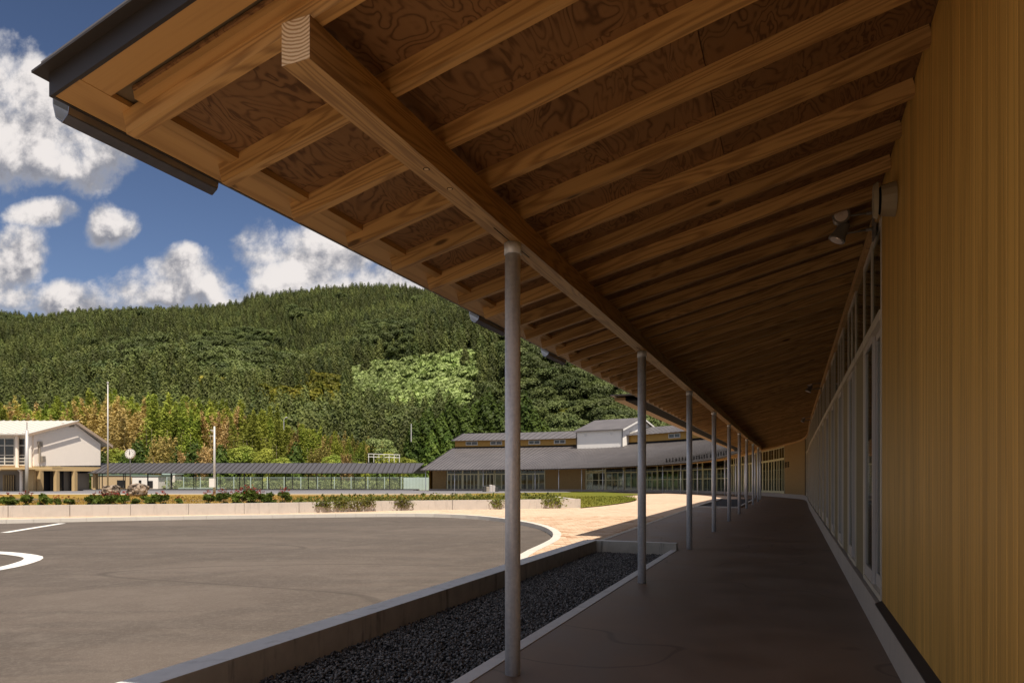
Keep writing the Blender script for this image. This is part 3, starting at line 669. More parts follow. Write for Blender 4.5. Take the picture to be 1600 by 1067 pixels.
def window(sa, sb, n_p, t=WT, kindw='door', zb=.235, fm='alu_frame', zh=2.25, ztop=2.98, blind=()):
    """frame with jambs, head, transom bar; sashes with panes"""
    fr_ = MB(); dp = .07; jw = .045 if sa < 40 else .075
    def blk(a, b, z0, z1, t0=t - .005, t1=t + dp, m_=fr_): m_.hexa([at(a, t0, z0), at(a, t1, z0), at(b, t1, z0), at(b, t0, z0)], [at(a, t0, z1), at(a, t1, z1), at(b, t1, z1), at(b, t0, z1)])
    blk(sa, sa + jw, zb, ztop); blk(sb - jw, sb, zb, ztop); blk(sa + jw, sb - jw, zb, zb + .04); blk(sa + jw, sb - jw, zh + .0, zh + .075, t - .012); blk(sa + jw, sb - jw, ztop - .05, ztop)
    if ztop - zh > .4: blk((sa + sb) / 2 - .02, (sa + sb) / 2 + .02, zh + .075, ztop - .05)
    if kindw == 'rail': blk(sa + jw, sb - jw, 1.22, 1.29)
    W = part('window', fr_, fm, B)
    wd = (sb - sa - 2 * jw) / n_p
    for i in range(n_p):
        a = sa + jw + wd * i; b = a + wd; tt = t + (.004 if i % 2 else .030); sm = MB(); st = .034 if sa < 40 else .055
        if kindw != 'rail':
            blk(a, a + st, zb + .04, zh, tt, tt + .024, sm); blk(b - st, b, zb + .04, zh, tt, tt + .024, sm)
            blk(a + st, b - st, zb + .04, zb + .14, tt, tt + .024, sm); blk(a + st, b - st, zh - .05, zh, tt, tt + .024, sm)
        else: blk(a, a + st, zb + .04, zh, tt, tt + .024, sm); blk(b - st, b, zb + .04, zh, tt, tt + .024, sm)
        part('sash', sm, 'alu_grey' if sa < 30 else fm, W)
        g_ = MB(); blk(a + st, b - st, zb + .1, zh - .04, tt + .009, tt + .015, g_); part('pane', g_, 'glass', W)
    if ztop - zh > .2:
        g_ = MB(); blk(sa + jw, sb - jw, zh + .07, ztop - .045, t + .004, t + .010, g_); part('pane', g_, 'glass', W)
    for (ba, bb, m_) in blind:
        g_ = MB(); blk(sa + (sb - sa) * ba, sa + (sb - sa) * bb, zb + .05, zh - .02, t + .11, t + .12, g_); part('blind', g_, m_, W)
    return W
def fixed_panel(sa, sb, t=WT, zb=.235, zt=2.25, m_='blind'):
    mb = MB(); mb.hexa([at(sa, t + .005, zb), at(sa, t + .04, zb), at(sb, t + .04, zb), at(sb, t + .005, zb)], [at(sa, t + .005, zt), at(sa, t + .04, zt), at(sb, t + .04, zt), at(sb, t + .005, zt)]); part('wall_panel', mb, m_, B)
s = SE + .01
window(s, s + 1.32, 2); s += 1.33
rest = 0
while s < 32.2:
    # alternate solid light panel and sliding pair
    fixed_panel(s, s + .80); 
    mb = MB(); mb.hexa([at(s, WT - .01, 2.252), at(s, WT + .06, 2.252), at(s + .8, WT + .06, 2.252), at(s + .8, WT - .01, 2.252)], [at(s, WT - .01, 2.33), at(s, WT + .06, 2.33), at(s + .8, WT + .06, 2.33), at(s + .8, WT - .01, 2.33)]); part('transom_bar', mb, 'alu_frame', B)
    g_ = MB(); g_.hexa([at(s, WT + .004, 2.33), at(s, WT + .010, 2.33), at(s + .8, WT + .010, 2.33), at(s + .8, WT + .004, 2.33)], [at(s, WT + .004, 2.94), at(s, WT + .010, 2.94), at(s + .8, WT + .010, 2.94), at(s + .8, WT + .004, 2.94)]); part('pane', g_, 'glass', B)
    s += .803; e = min(s + 1.01, 33.0); window(s, e, 2, blind=(((0, 1, 'curtain'),) if random.random() < .3 else ())); s = e + .003
part('wall_head_beam', strip(SE, SEND, WT - .03, WT + .10, lambda t: 3.075, ds=1.8, th=.09), 'cedar_trim', B)
part('wall_top', strip(SE, SEND, WT + .0, WT + .10, lambda t: 3.20, ds=1.8, th=.125), 'interior', B)
# wing windows and cladding, placed where the photograph shows them
WX = lambda x: s_at_px(x)
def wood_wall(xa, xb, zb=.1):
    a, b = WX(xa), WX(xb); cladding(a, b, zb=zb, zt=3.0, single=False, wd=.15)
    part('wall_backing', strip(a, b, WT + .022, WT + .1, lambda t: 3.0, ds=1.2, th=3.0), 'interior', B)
def wins(xa, xb, n_, kindw='door', pn=2, fm='cream_frame', bl=0., zb=.1, zh=2.02, ztop=2.98):
    a, b = WX(xa), WX(xb)
    for i in range(n_):
        p_, r_ = a + (b - a) * i / n_, a + (b - a) * (i + 1) / n_ - .01
        bb = ()
        if random.random() < bl: q_ = random.choice((.3, .5, .2)); bb = ((0, q_, 'curtain'),) if random.random() < .5 else ((1 - q_, 1, 'curtain'),)
        window(p_, r_, pn, kindw=kindw, zb=zb, zh=zh, ztop=ztop, fm=fm, blind=bb)
s33 = 33.02; sA = WX(1226)
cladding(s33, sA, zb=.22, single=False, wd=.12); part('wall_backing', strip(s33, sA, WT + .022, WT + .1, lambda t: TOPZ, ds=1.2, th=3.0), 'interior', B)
wins(1225, 1182, 5, pn=2, zb=.235, zh=2.25, bl=.7)
wins(1181.5, 1140, 7, pn=2, bl=.1, zb=.1, zh=2.25)
wins(1139.5, 1003, 6, 'rail', 3, bl=.4, zb=.1)
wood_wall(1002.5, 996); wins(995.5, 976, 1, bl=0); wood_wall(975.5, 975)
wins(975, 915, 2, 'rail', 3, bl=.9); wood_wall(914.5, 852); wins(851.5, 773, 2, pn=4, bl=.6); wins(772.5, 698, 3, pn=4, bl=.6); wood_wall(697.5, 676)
# interior behind the glass
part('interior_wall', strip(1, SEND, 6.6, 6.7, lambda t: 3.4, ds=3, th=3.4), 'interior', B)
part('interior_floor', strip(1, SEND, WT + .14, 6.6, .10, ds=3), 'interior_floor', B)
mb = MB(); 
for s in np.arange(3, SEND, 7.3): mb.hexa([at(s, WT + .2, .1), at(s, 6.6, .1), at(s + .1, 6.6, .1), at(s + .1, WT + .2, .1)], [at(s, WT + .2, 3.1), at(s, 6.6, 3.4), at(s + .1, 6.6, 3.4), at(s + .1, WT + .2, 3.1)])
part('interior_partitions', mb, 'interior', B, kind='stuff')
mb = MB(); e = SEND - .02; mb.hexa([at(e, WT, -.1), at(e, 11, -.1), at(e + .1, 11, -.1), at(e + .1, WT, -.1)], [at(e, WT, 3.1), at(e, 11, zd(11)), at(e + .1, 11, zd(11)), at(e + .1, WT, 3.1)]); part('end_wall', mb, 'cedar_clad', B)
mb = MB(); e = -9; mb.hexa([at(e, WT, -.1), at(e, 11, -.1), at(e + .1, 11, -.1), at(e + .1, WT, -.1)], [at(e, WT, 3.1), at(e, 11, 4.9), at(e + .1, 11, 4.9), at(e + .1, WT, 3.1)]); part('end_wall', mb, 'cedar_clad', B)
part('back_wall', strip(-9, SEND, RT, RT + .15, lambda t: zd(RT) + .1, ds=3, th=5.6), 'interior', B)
roofsheet('roof', -9.2, S0 - .06, WT - .05, RT, lambda t: zd(t) + .115)
# clerestory storey along the wing
zc = zd(RT) + .09
sC0, sC1 = 42, SEND - .4
part('clerestory_wall', strip(sC0, sC1, RT - .1, RT + .1, lambda t: zc + 1.02, ds=1.2, th=1.1), 'cedar_clad', B)
part('clerestory_flashing', strip(sC0, sC1, RT - .22, RT - .1, lambda t: zc + .16, ds=1.2, th=.26), 'black_steel', B)
roofsheet('upper_roof', sC0 - .6, SEND + .7, RT - .75, RT + 4.6, lambda t: zc + 1.0 + .24 * (t - RT + .75), 1.5)
roofsheet('upper_roof', sC0 - .6, SEND + .7, RT + 4.6, RT + 10, lambda t: zc + 1.0 + .24 * 5.35 - .24 * (t - RT - 4.6), 1.5)
mb = MB()
for s in np.arange(sC0 - .6, SEND + .7, .6):
    a0, a1 = at(s, RT - .75, zc + 1.0), at(s, RT + 4.6, zc + 1 + .24 * 5.35); d_ = (at(s + .2, 0) - at(s, 0)).normalized() * .02; h_ = Vector((0, 0, .035)); mb.hexa([a0 - d_, a0 + d_, a1 + d_, a1 - d_], [a0 - d_ + h_, a0 + d_ + h_, a1 + d_ + h_, a1 - d_ + h_])
part('roof_seams', mb, 'dark_metal', B, kind='stuff')
def small_window(xpx, wpx):
    s = s_at_px(xpx, RT - .1); a, b = s_at_px(xpx + wpx / 2, RT - .1), s_at_px(xpx - wpx / 2, RT - .1); t = RT - .1; fr_ = MB(); z0, z1 = zc + .36, zc + .90; j = .09
    def blk(a, b, z0, z1, t0, t1, m_): m_.hexa([at(a, t0, z0), at(a, t1, z0), at(b, t1, z0), at(b, t0, z0)], [at(a, t0, z1), at(a, t1, z1), at(b, t1, z1), at(b, t0, z1)])
    m_ = (a + b) / 2
    for q_ in ((a, a + j), (b - j, b), (m_ - j / 2, m_ + j / 2)): blk(*q_, z0, z1, t - .05, t, fr_)
    blk(a + j, b - j, z0, z0 + j, t - .048, t, fr_); blk(a + j, b - j, z1 - j, z1, t - .048, t, fr_)
    W = part('window', fr_, 'white_frame', B)
    for q_ in ((a + j, m_ - j / 2), (m_ + j / 2, b - j)): g_ = MB(); blk(*q_, z0 + j, z1 - j, t - .02, t - .004, g_); part('pane', g_, 'dark_glass', W)
for xw in (737, 775.5, 835, 874.5, 1054): small_window(xw, 18.5)
# white box with its own roof rising out of the wing
sa, sb = s_at_px(972, 9.8), s_at_px(902, 9.8)
pr, pl = at(sa, 9.8), at(sb, 9.8); xd = (pr - pl); LW = xd.length; xd.normalize(); nd = Vector((-xd.y, xd.x, 0)); nd = nd if nd.dot(path(sa)[1]) > 0 else -nd
def bx_(x, d, z): v_ = pl + xd * x + nd * d; v_.z = z; return v_
zb0 = zd(9.8) + G(pl.y) - .1; ze = P(937, 672.3, (pl.y + pr.y) / 2).z
D = 9.0; zri = ze + 1.55
mb = MB(); mb.hexa([bx_(0, 0, zb0), bx_(LW, 0, zb0), bx_(LW, D, zb0), bx_(0, D, zb0)], [bx_(0, 0, ze), bx_(LW, 0, ze), bx_(LW, D, ze), bx_(0, D, ze)])
for x0 in (0, LW): mb.v += []; k = len(mb.v); mb.v += [tuple(bx_(x0, 0, ze)), tuple(bx_(x0, D, ze)), tuple(bx_(x0, D / 2, zri))]; mb.f.append((k, k + 1, k + 2)); mb.mi.append(0)
part('roof_box_wall', mb, 'box_wall', B)
mb = MB(); o1 = .35; ov = .35; sl = 1.55 / (D / 2); th = Vector((0, 0, .1))
for (d0, z0, d1, z1) in ((-ov, ze - ov * sl + .05, D / 2, zri + .05), (D / 2, zri + .05, D + ov, ze - ov * sl + .05)):
    q4 = [bx_(-o1, d0, z0), bx_(LW + o1, d0, z0), bx_(LW + o1, d1, z1), bx_(-o1, d1, z1)]; mb.hexa(q4, [v_ + th for v_ in q4])
part('roof_box_roof', mb, 'roof_metal', B)
mb = MB(); 
for (d0, z0, d1, z1) in ((-ov, ze - ov * sl - .1, D / 2, zri - .1), (D / 2, zri - .1, D + ov, ze - ov * sl - .1)):
    q4 = [bx_(LW + o1 + .003, d0, z0), bx_(LW + o1 + .06, d0, z0), bx_(LW + o1 + .06, d1, z1), bx_(LW + o1 + .003, d1, z1)]; mb.hexa(q4, [v_ + Vector((0, 0, .19)) for v_ in q4])
part('rake_board', mb, 'white_paint', B)
for x0, w0 in ((1.2, .22), (LW - 1.6, .22)):
    mb = MB(); mb.hexa([bx_(x0, -.12, ze - .62), bx_(x0 + w0, -.12, ze - .62), bx_(x0 + w0, -.003, ze - .62), bx_(x0, -.003, ze - .62)], [bx_(x0, -.12, ze - .38), bx_(x0 + w0, -.12, ze - .38), bx_(x0 + w0, -.003, ze - .38), bx_(x0, -.003, ze - .38)]); part('vent', mb, 'white_paint', B)
mb = MB(); mb.tube(bx_(LW + .06, -.08, zb0), bx_(LW + .06, -.08, ze - .1), .05, seg=8); mb.tube(bx_(-.06, -.08, zb0), bx_(-.06, -.08, ze - .1), .05, seg=8); part('downpipe', mb, 'dark_metal', B)
mb = MB(); q4 = [bx_(-.1, -.14, zb0), bx_(LW + .1, -.14, zb0), bx_(LW + .1, -.003, zb0), bx_(-.1, -.003, zb0)]; mb.hexa(q4, [v_ + Vector((0, 0, .22)) for v_ in q4]); part('base_flashing', mb, 'black_steel', B)
# hatch on the gable side
q4 = [bx_(LW + .004, 1.7, ze - 1.2), bx_(LW + .05, 1.7, ze - 1.2), bx_(LW + .05, 3.0, ze - 1.2), bx_(LW + .004, 3.0, ze - 1.2)]; mb = MB(); mb.hexa(q4, [v_ + Vector((0, 0, 1.1)) for v_ in q4]); part('hatch', mb, 'white_frame', B)
# row of dark standing characters on the wing eave
sg = thing('eave_sign', 'row of small dark characters standing along the far roof edge above the entrance', 'sign', at(s_at_px(1085, -.4), -.4, zd(-.4)))
for j, x in enumerate(list(np.linspace(1041, 1071, 7)) + list(np.linspace(1084, 1104, 6)) + list(np.linspace(1110, 1134, 7))):
    s = s_at_px(x, -.3, 34); t = -.3; rs = random.Random(j); mb = MB(); b0 = zd(t) + .12; Hh = .34; Wd = .30
    def blk(a, b, z0, z1): mb.hexa([at(s + a, t, b0 + z0), at(s + a, t + .05, b0 + z0), at(s + b, t + .05, b0 + z0), at(s + b, t, b0 + z0)], [at(s + a, t, b0 + z1), at(s + a, t + .05, b0 + z1), at(s + b, t + .05, b0 + z1), at(s + b, t, b0 + z1)])
    zs_ = sorted(rs.sample([.04, .12, .2, .28], 2 + j % 2))
    for z_ in zs_: blk(-Wd / 2, Wd / 2, z_, z_ + .04)
    blk(-.02, .02, 0, Hh)
    if j % 3 == 0: blk(-Wd / 2, -Wd / 2 + .04, .0, .2)
    part('sign_letter', mb, 'black_steel', sg)
# small dark sign on timber wall
sg = thing('wall_sign', 'tiny dark lettering fixed on the timber wall at the far inner corner', 'sign', at(sA - .3, WT, 1.9))
for j in range(3):
    s = sA - .28 - j * .42; mb = MB()
    for z_, h_ in ((1.75, .05), (1.86, .05), (1.97, .05)): mb.hexa([at(s - .14, WT - .02, z_), at(s - .14, WT - .002, z_), at(s + .14, WT - .002, z_), at(s + .14, WT - .02, z_)], [at(s - .14, WT - .02, z_ + h_), at(s - .14, WT - .002, z_ + h_), at(s + .14, WT - .002, z_ + h_), at(s + .14, WT - .02, z_ + h_)])
    mb.hexa([at(s - .02, WT - .025, 1.72), at(s - .02, WT - .003, 1.72), at(s + .02, WT - .003, 1.72), at(s + .02, WT - .025, 1.72)], [at(s - .02, WT - .025, 2.05), at(s - .02, WT - .003, 2.05), at(s + .02, WT - .003, 2.05), at(s + .02, WT - .025, 2.05)])
    part('sign_letter', mb, 'black_steel', sg)

# ------------------------------------------------------------------ spotlights and speaker
def spot(s, label):
    r_ = thing('twin_spotlight', label, 'spotlight', at(s, WT, 3.0), 'twin spotlights on the wall head')
    for k_, (dz_, ds_, dirv) in enumerate(((.04, .0, Vector((-.30, -1.0, -.05))), (-.07, .06, Vector((-.5, .1, -1))))):
        base = at(s + ds_, WT - .02, 3.04 + dz_ * .9); head = at(s + ds_, WT - .215, 3.035 + dz_)
        a_ = MB(); a_.tube(base, base.lerp(head, .3), .014, .012, 10); a_.tube(base.lerp(head, .3), head, .008, .008, 8); part('arm', a_, 'spot_grey', r_, smooth=True)
        d = dirv.normalized(); h_ = MB()
        c0 = head - V * .04
        for (u0, u1, r0, r1) in ((-.11, -.08, .018, .04), (-.08, -.01, .04, .047), (-.01, .035, .047, .058), (.035, .05, .062, .062)): h_.tube(c0 + d * u0, c0 + d * u1, r0, r1, 20)
        hd = part('lamp_head', h_, 'spot_grey', r_); l_ = MB(); l_.tube(c0 + d * .046, c0 + d * .054, .05, .046, 20); l_.tube(c0 + d * .054, c0 + d * .058, .012, .01, 10); part('lens', l_, 'lamp_glass', hd)
    mb = MB(); mb.hexa([at(s - .05, WT - .032, 2.9), at(s - .05, WT - .02, 2.9), at(s + .13, WT - .02, 2.9), at(s + .13, WT - .032, 2.9)], [at(s - .05, WT - .032, 3.08), at(s - .05, WT - .02, 3.08), at(s + .13, WT - .02, 3.08), at(s + .13, WT - .032, 3.08)]); part('mount_plate', mb, 'spot_grey', r_)
spot(2.05, 'nearest pair of grey spotlights on short arms above the sliding windows')
spot(12.0, 'second pair of small spotlights, halfway along the dark window wall')
spot(20.6, 'farthest visible pair of spotlights near the inner corner of the building')
sp_ = thing('wall_speaker', 'cream rounded loudspeaker housing on the timber wall above the first window', 'speaker', at(1.25, WT, 2.85))
mb = MB(); s0_ = 1.16; n_ = 14
def speaker_shell(s_a, s_b, t0, t1, rr_, z_):
    m_ = MB(); prof = []
    for i in range(n_): a = 2 * math.pi * i / n_; prof.append((math.cos(a), math.sin(a)))
    ring0 = [at(s_a + (s_b - s_a) * (.5 + .5 * c * 1), t0, z_ + rr_ * s__) for c, s__ in prof]; ring1 = [at(s_a + (s_b - s_a) * (.5 + .42 * c), t1, z_ + rr_ * .86 * s__) for c, s__ in prof]
    m_.v = [tuple(v_) for v_ in ring0 + ring1]; m_.f = [(i, (i + 1) % n_, n_ + (i + 1) % n_, n_ + i) for i in range(n_)] + [tuple(range(n_ - 1, -1, -1)), tuple(range(n_, 2 * n_))]; m_.mi = [0] * len(m_.f); return m_
part('housing', speaker_shell(1.04, 1.24, WT - .003, WT - .085, .105, 2.83), 'speaker_cream', sp_); part('cover', speaker_shell(1.06, 1.22, WT - .10, WT - .125, .115, 2.835), 'speaker_cream', sp_)
part('grille', speaker_shell(1.08, 1.20, WT - .085, WT - .10, .085, 2.83), 'black_steel', sp_)

# ------------------------------------------------------------------ covered walkway on the far side of the yard
CW = thing('covered_walkway', 'long low covered walkway with dark ribbed roof on thin posts across the yard', 'walkway', (-35, 85, G(85)))
xL, xR = -58.0, -12.2; yN, yR, yB = 84.0, 87.2, 90.2
zN, zR = 1.60, 2.86
for (y0, z0, y1, z1) in ((yN, zN, yR, zR), (yR, zR, yB, zN)):
    mb = MB(); off_ = 0; mb.hexa([(xL, y0, z0 - .05), (xR, y0, z0 - .05), (xR + 1, y1, z1 - .05), (xL + (1.6 if y1 == yR else 0), y1, z1 - .05)], [(xL, y0, z0), (xR, y0, z0), (xR + 1, y1, z1), (xL + (1.6 if y1 == yR else 0), y1, z1)]); part('roof', mb, 'roof_dark', CW)
mb = MB()
for x in np.arange(xL + 1.7, xR, .62): mb.hexa([(x - .05, yN, zN), (x + .05, yN, zN), (x + .05, yR, zR), (x - .05, yR, zR)], [(x - .05, yN, zN + .05), (x + .05, yN, zN + .05), (x + .05, yR, zR + .05), (x - .05, yR, zR + .05)])
part('roof_ribs', mb, 'dark_metal', CW, kind='stuff')
for x in np.arange(xL + .8, xR, 3.0):
    for y in (yN + .7, yB - .7):
        mb = MB(); mb.tube((x + (.5 if y > 87 else 0), y, G(85) - .1), (x + (.5 if y > 87 else 0), y, zN + .2), .055, seg=8); part('column', mb, 'pole_dark', CW)
mb = MB(); mb.box(xL, xR, yN + .65, yN + .75, zN - .02, zN + .12); part('eave_beam', mb, 'pole_dark', CW)
mb = MB(); mb.box(xL, xR, yN + .2, yB - .2, G(88) - .1, G(84) + .13); part('floor_slab', mb, 'yard', CW)
# mesh fence and pale screen
FE = thing('mesh_fence', 'grey green wire mesh fence with pale posts behind the covered walkway', 'fence', (-30, 93, G(93)))
for x in np.arange(-47, -12.5, 2.28):
    mb = MB(); mb.tube((x, 93, G(93) - .1), (x, 93, 1.12), .06, seg=6); part('fence_post', mb, 'pale_teal', FE)
    mb = MB(); mb.box(x + .06, x + 2.22, 93.0, 93.01, G(93), .98); part('mesh_panel', mb, 'fence_mesh', FE)
    mb = MB(); mb.box(x + .06, x + 2.22, 92.98, 93.03, .98, 1.03); part('top_rail', mb, 'pale_teal', FE)
SCN = thing('screen_fence', 'pale blue white sheeted screen between the walkway and the far wing', 'fence', (-13, 92, G(92)))
for x in np.arange(-14.6, -11.2, .42): mb = MB(); z_ = random.uniform(.98, 1.03); mb.box(x, x + .4, 92, 92.04, G(92), z_); part('sheet_panel', mb, 'pale_teal', SCN)
# field greenery beyond the fence is built with the plants below
# ------------------------------------------------------------------ white gabled school hall on the left
HB = thing('school_hall', 'white two storey hall with pale shallow gable roof and yellow ground floor posts', 'building', (-48, 66, G(62)))
A1 = Vector((-43.4, 62, 0)); A2 = Vector((-41.28, 68.5, 0)); gd = (A2 - A1); 
ap = A1 + gd * .5537; zE1, zE2, zA = 5.05, 4.43, 6.34; zM = P(53, 728, 62).z
mid0 = P(157, 727, 68.5).z
def V3(p_, z_, dx_=0): return Vector((p_.x + dx_, p_.y, z_))
mb = MB(); L = -40
mb.v = [tuple(V3(A1, zM)), tuple(V3(A2, mid0)), tuple(V3(A2, zE2)), tuple(V3(ap, zA)), tuple(V3(A1, zE1))] + [tuple(V3(A1, zM, L)), tuple(V3(A2, mid0, L)), tuple(V3(A2, zE2, L)), tuple(V3(ap, zA, L)), tuple(V3(A1, zE1, L))]
mb.f = [(0, 1, 2, 3, 4), (9, 8, 7, 6, 5), (0, 4, 9, 5), (1, 6, 7, 2), (0, 5, 6, 1)]; mb.mi = [0] * 5
part('upper_wall', mb, 'white_wall', HB)
g2 = gd.normalized(); outw = .34
for (p_, za, q_, zb_) in ((A1 - g2 * 1.0, zE1 - .2, ap, zA), (ap, zA, A2 + g2 * 1.0, zE2 - .28)):
    mb = MB(); a = [V3(p_, za, outw), V3(q_, zb_, outw), V3(q_, zb_, L), V3(p_, za, L)]; mb.hexa([v_ + Vector((0, 0, .02)) for v_ in a], [v_ + Vector((0, 0, .14)) for v_ in a]); part('roof', mb, 'pale_roof', HB)
    mb = MB(); a = [V3(p_, za - .12, outw), V3(q_, zb_ - .12, outw), V3(q_, zb_ - .12, outw + .06), V3(p_, za - .12, outw + .06)]; mb.hexa(a, [v_ + Vector((0, 0, .27)) for v_ in a]); part('rake_board', mb, 'rake_trim', HB)
mb = MB()
for i in range(60):
    x = .6 - i * .65; a, b = V3(A1 - g2 * 1.0, zE1 - .2 + .14, x), V3(ap, zA + .14, x); d_ = Vector((.06, 0, 0)); h_ = Vector((0, 0, .06)); mb.hexa([a - d_, a + d_, b + d_, b - d_], [a - d_ + h_, a + d_ + h_, b + d_ + h_, b - d_ + h_])
part('roof_ribs', mb, 'pale_roof', HB, kind='stuff')
# front windows of the upper floor (y = 62 face)
yF = 62 - .0
def hall_window(xa, xb, za, zb_, nx, zs_):
    W = MB(); x0, x1 = P(xa, 700, yF).x, P(xb, 700, yF).x; z0, z1 = P(0, zb_, yF).z, P(0, za, yF).z; f_ = .09
    W.box(x0, x0 + f_, yF - .08, yF - .01, z0, z1); W.box(x1 - f_, x1, yF - .08, yF - .01, z0, z1); W.box(x0 + f_, x1 - f_, yF - .078, yF - .01, z0, z0 + f_); W.box(x0 + f_, x1 - f_, yF - .078, yF - .01, z1 - f_, z1)
    for i in range(1, nx): x = x0 + (x1 - x0) * i / nx; W.box(x - .04, x + .04, yF - .074, yF - .01, z0 + f_, z1 - f_)
    for y_ in zs_: z = P(0, y_, yF).z; W.box(x0 + f_, x1 - f_, yF - .07, yF - .01, z - .035, z + .035)
    w_ = part('window', W, 'white_frame', HB); g_ = MB(); g_.box(x0 + .05, x1 - .05, yF - .03, yF - .004, z0 + .05, z1 - .05); part('pane', g_, 'dark_glass', w_)
hall_window(-40, 24, 684, 727, 4, (696, 711, 716, 721)); hall_window(29, 41, 684, 727, 1, (696, 711, 716, 721)); hall_window(-110, -46, 684, 727, 4, (696, 711, 716, 721))
for xp in (26.5, 47):
    mb = MB(); a = P(xp, 679, 61.7); b = P(xp, 730, 61.7); mb.tube(b, a, .14, seg=8); part('downpipe', mb, 'white_wall', HB)
mb = MB(); a, b = P(26.5, 730, 61.7), P(33, 736, 61.7); mb.tube(a, b, .13, seg=8); mb.tube(b, P(33, 772, 61.7), .12, seg=8); part('downpipe', mb, 'white_wall', HB)
# ground floor
zf = G(62)
mb = MB(); mb.box(-90, A1.x - 1.2, 63.4, 64, zf - .1, zM); part('ground_wall', mb, 'grey_wall', HB)
mb = MB(); mb.prism([(A1.x - 1.2, 63.4), (A2.x - 1.0, 68.3), (A2.x - 1.5, 68.3), (A1.x - 1.8, 63.4)], zf - .4, zM); part('ground_wall', mb, 'grey_wall', HB)
mb = MB(); mb.prism([(A1.x - 46, 61.99), (A1.x + .01, 61.99), (A2.x + .01, 68.5), (A2.x - .5, 68.5), (A1.x - .6, 62.5), (A1.x - 46, 62.5)], zM - .42, zM - .003); part('yellow_beam', mb, 'yellow_wall', HB)
for kx in (-11, -6.5, -.4): mb = MB(); x = A1.x + kx; mb.box(x - .35, x + .3, 62.05, 62.6, zf - .1, zM - .4); part('column', mb, 'yellow_wall', HB)
for u in (.12, .35, .62, .95): q_ = A1 + gd * u; mb = MB(); mb.box(q_.x - .3, q_.x - .02, q_.y - .3, q_.y + .15, zf - .3, zM - .4); part('column', mb, 'yellow_wall', HB)
for (xa, xb, ya, yb, Y, m_) in ((6, 22, 742, 771, 63.3, 'dark_glass'),):
    a, b = P(xa, yb, Y), P(xb, ya, Y); mb = MB(); mb.box(a.x, b.x, Y - .02, Y + .05, a.z, b.z); o = part('barred_door', mb, m_, HB)
    for i in range(7): x = a.x + (b.x - a.x) * i / 6; mm = MB(); mm.box(x - .03, x + .03, Y - .08, Y - .03, a.z, b.z); part('door_bar', mm, 'yellow_wall', o)
for u in (.3, .55, .8): q_ = A1 + gd * u; mb = MB(); mb.prism([(q_.x - 1.17, q_.y - .8), (q_.x - 1.10, q_.y + .9), (q_.x - 1.2, q_.y + .9), (q_.x - 1.27, q_.y - .8)], zf - .3, zf + 2.2); part('doorway', mb, 'dark_glass', HB)
mb = MB(); mb.box(A1.x - 47, A1.x + 2.2, 60.2, 64, zf - .2, zf + .12); part('floor_slab', mb, 'yard_pale', HB)
mb = MB(); mb.box(A1.x - 3.0, A1.x + 2.6, 60.6, 62.0, zM - .3, zM - .12); part('porch_roof', mb, 'yellow_wall', HB)
# brackets and boxes on the gable
for u, z_, h_ in ((.40, 6.15, .12), (.46, 6.1, .12), (.52, 6.0, .35), (.06, 4.0, .45), (.10, 2.62, .5)):
    q_ = A1 + gd * u; mb = MB(); mb.box(q_.x + .005, q_.x + .2, q_.y - .12, q_.y + (.12 if h_ < .2 else .3), z_ - .1, z_ - .1 + h_); part('wall_box', mb, 'grey_wall', HB)
q_ = A1 + gd * .06; mb = MB(); mb.tube((q_.x + .12, q_.y, 2.4), (q_.x + .12, q_.y, 3.95), .08, seg=6); part('conduit', mb, 'grey_wall', HB)
S_ = Matrix.Translation((0, 0, CAMZ)) @ Matrix.Scale(1.25, 4) @ Matrix.Translation((0, 0, -CAMZ)); HB.matrix_basis = S_ @ WM[HB]
# low service buildings
def lowb(xa, xb, ytop, ybot, Y, wallm, roofm, label, wins_=()):
    h = thing('service_building', label, 'building', P((xa + xb) / 2, ybot, Y)); a, b = P(xa, ybot, Y), P(xb, ytop, Y); mb = MB(); mb.box(a.x, b.x, Y, Y + 5, G(Y) - .1, b.z); part('wall', mb, wallm, h)
    mb = MB(); mb.box(a.x - .15, b.x + .15, Y - .08, Y + 5.4, b.z + .002, b.z + .2); part('roof', mb, roofm, h)
    for (wa, wb, y0, y1) in wins_: p_, r_ = P(wa, y1, Y), P(wb, y0, Y); mb = MB(); mb.box(p_.x, r_.x, Y - .05, Y - .003, p_.z, r_.z); part('window', mb, 'dark_glass', h)
lowb(143, 206, 743, 770, 93.6, 'beige_wall', 'green_trim', 'low tan service building with a dark window behind the covered walkway', ((183, 195, 750, 762),))
lowb(206.5, 247, 744, 768, 93.2, 'box_wall', 'green_trim', 'low white service building beside the tan one behind the walkway', ((217, 221, 750, 756), (231, 239, 751, 762)))
lowb(255, 273, 741, 767, 97, 'white_wall', 'pale_teal', 'small pale pump house with square vents at the end of the mesh fence', ((259, 261.5, 745, 748), (266, 268.5, 745, 748)))
# poles
def pole(name, label, cat, x, yt, yb, r0, r1, m_='pole_white', Y=None):
    b_ = gpt(x, yb); h = thing(name, label, cat, b_); top = P(x, yt, b_.y); mb = MB(); mb.tube(b_ - Vector((0, 0, .2)), top, r0, r1, 12); part('pole', mb, m_, h, smooth=True); return h, b_, top
h, b_, top = pole('flagpole', 'tall bare silver flagpole standing on the lawn behind the shrubs', 'flagpole', 168.5, 598.5, 774.5, .055, .035)
mb = MB(); mb.tube(top, top + Vector((0, 0, .09)), .07, .05, 10); part('finial', mb, 'pole_white', h)
h, b_, top = pole('clock_post', 'white round clock on a thin post in front of the rocks', 'clock', 203.5, 715, 774.5, .045, .04, 'pole_dark')
c_ = P(203.5, 709, b_.y); mb = MB(); mb.tube(c_ + Vector((0, -.06, 0)), c_ + Vector((0, .06, 0)), .33, .33, 32); part('clock_case', mb, 'alu_grey', h)
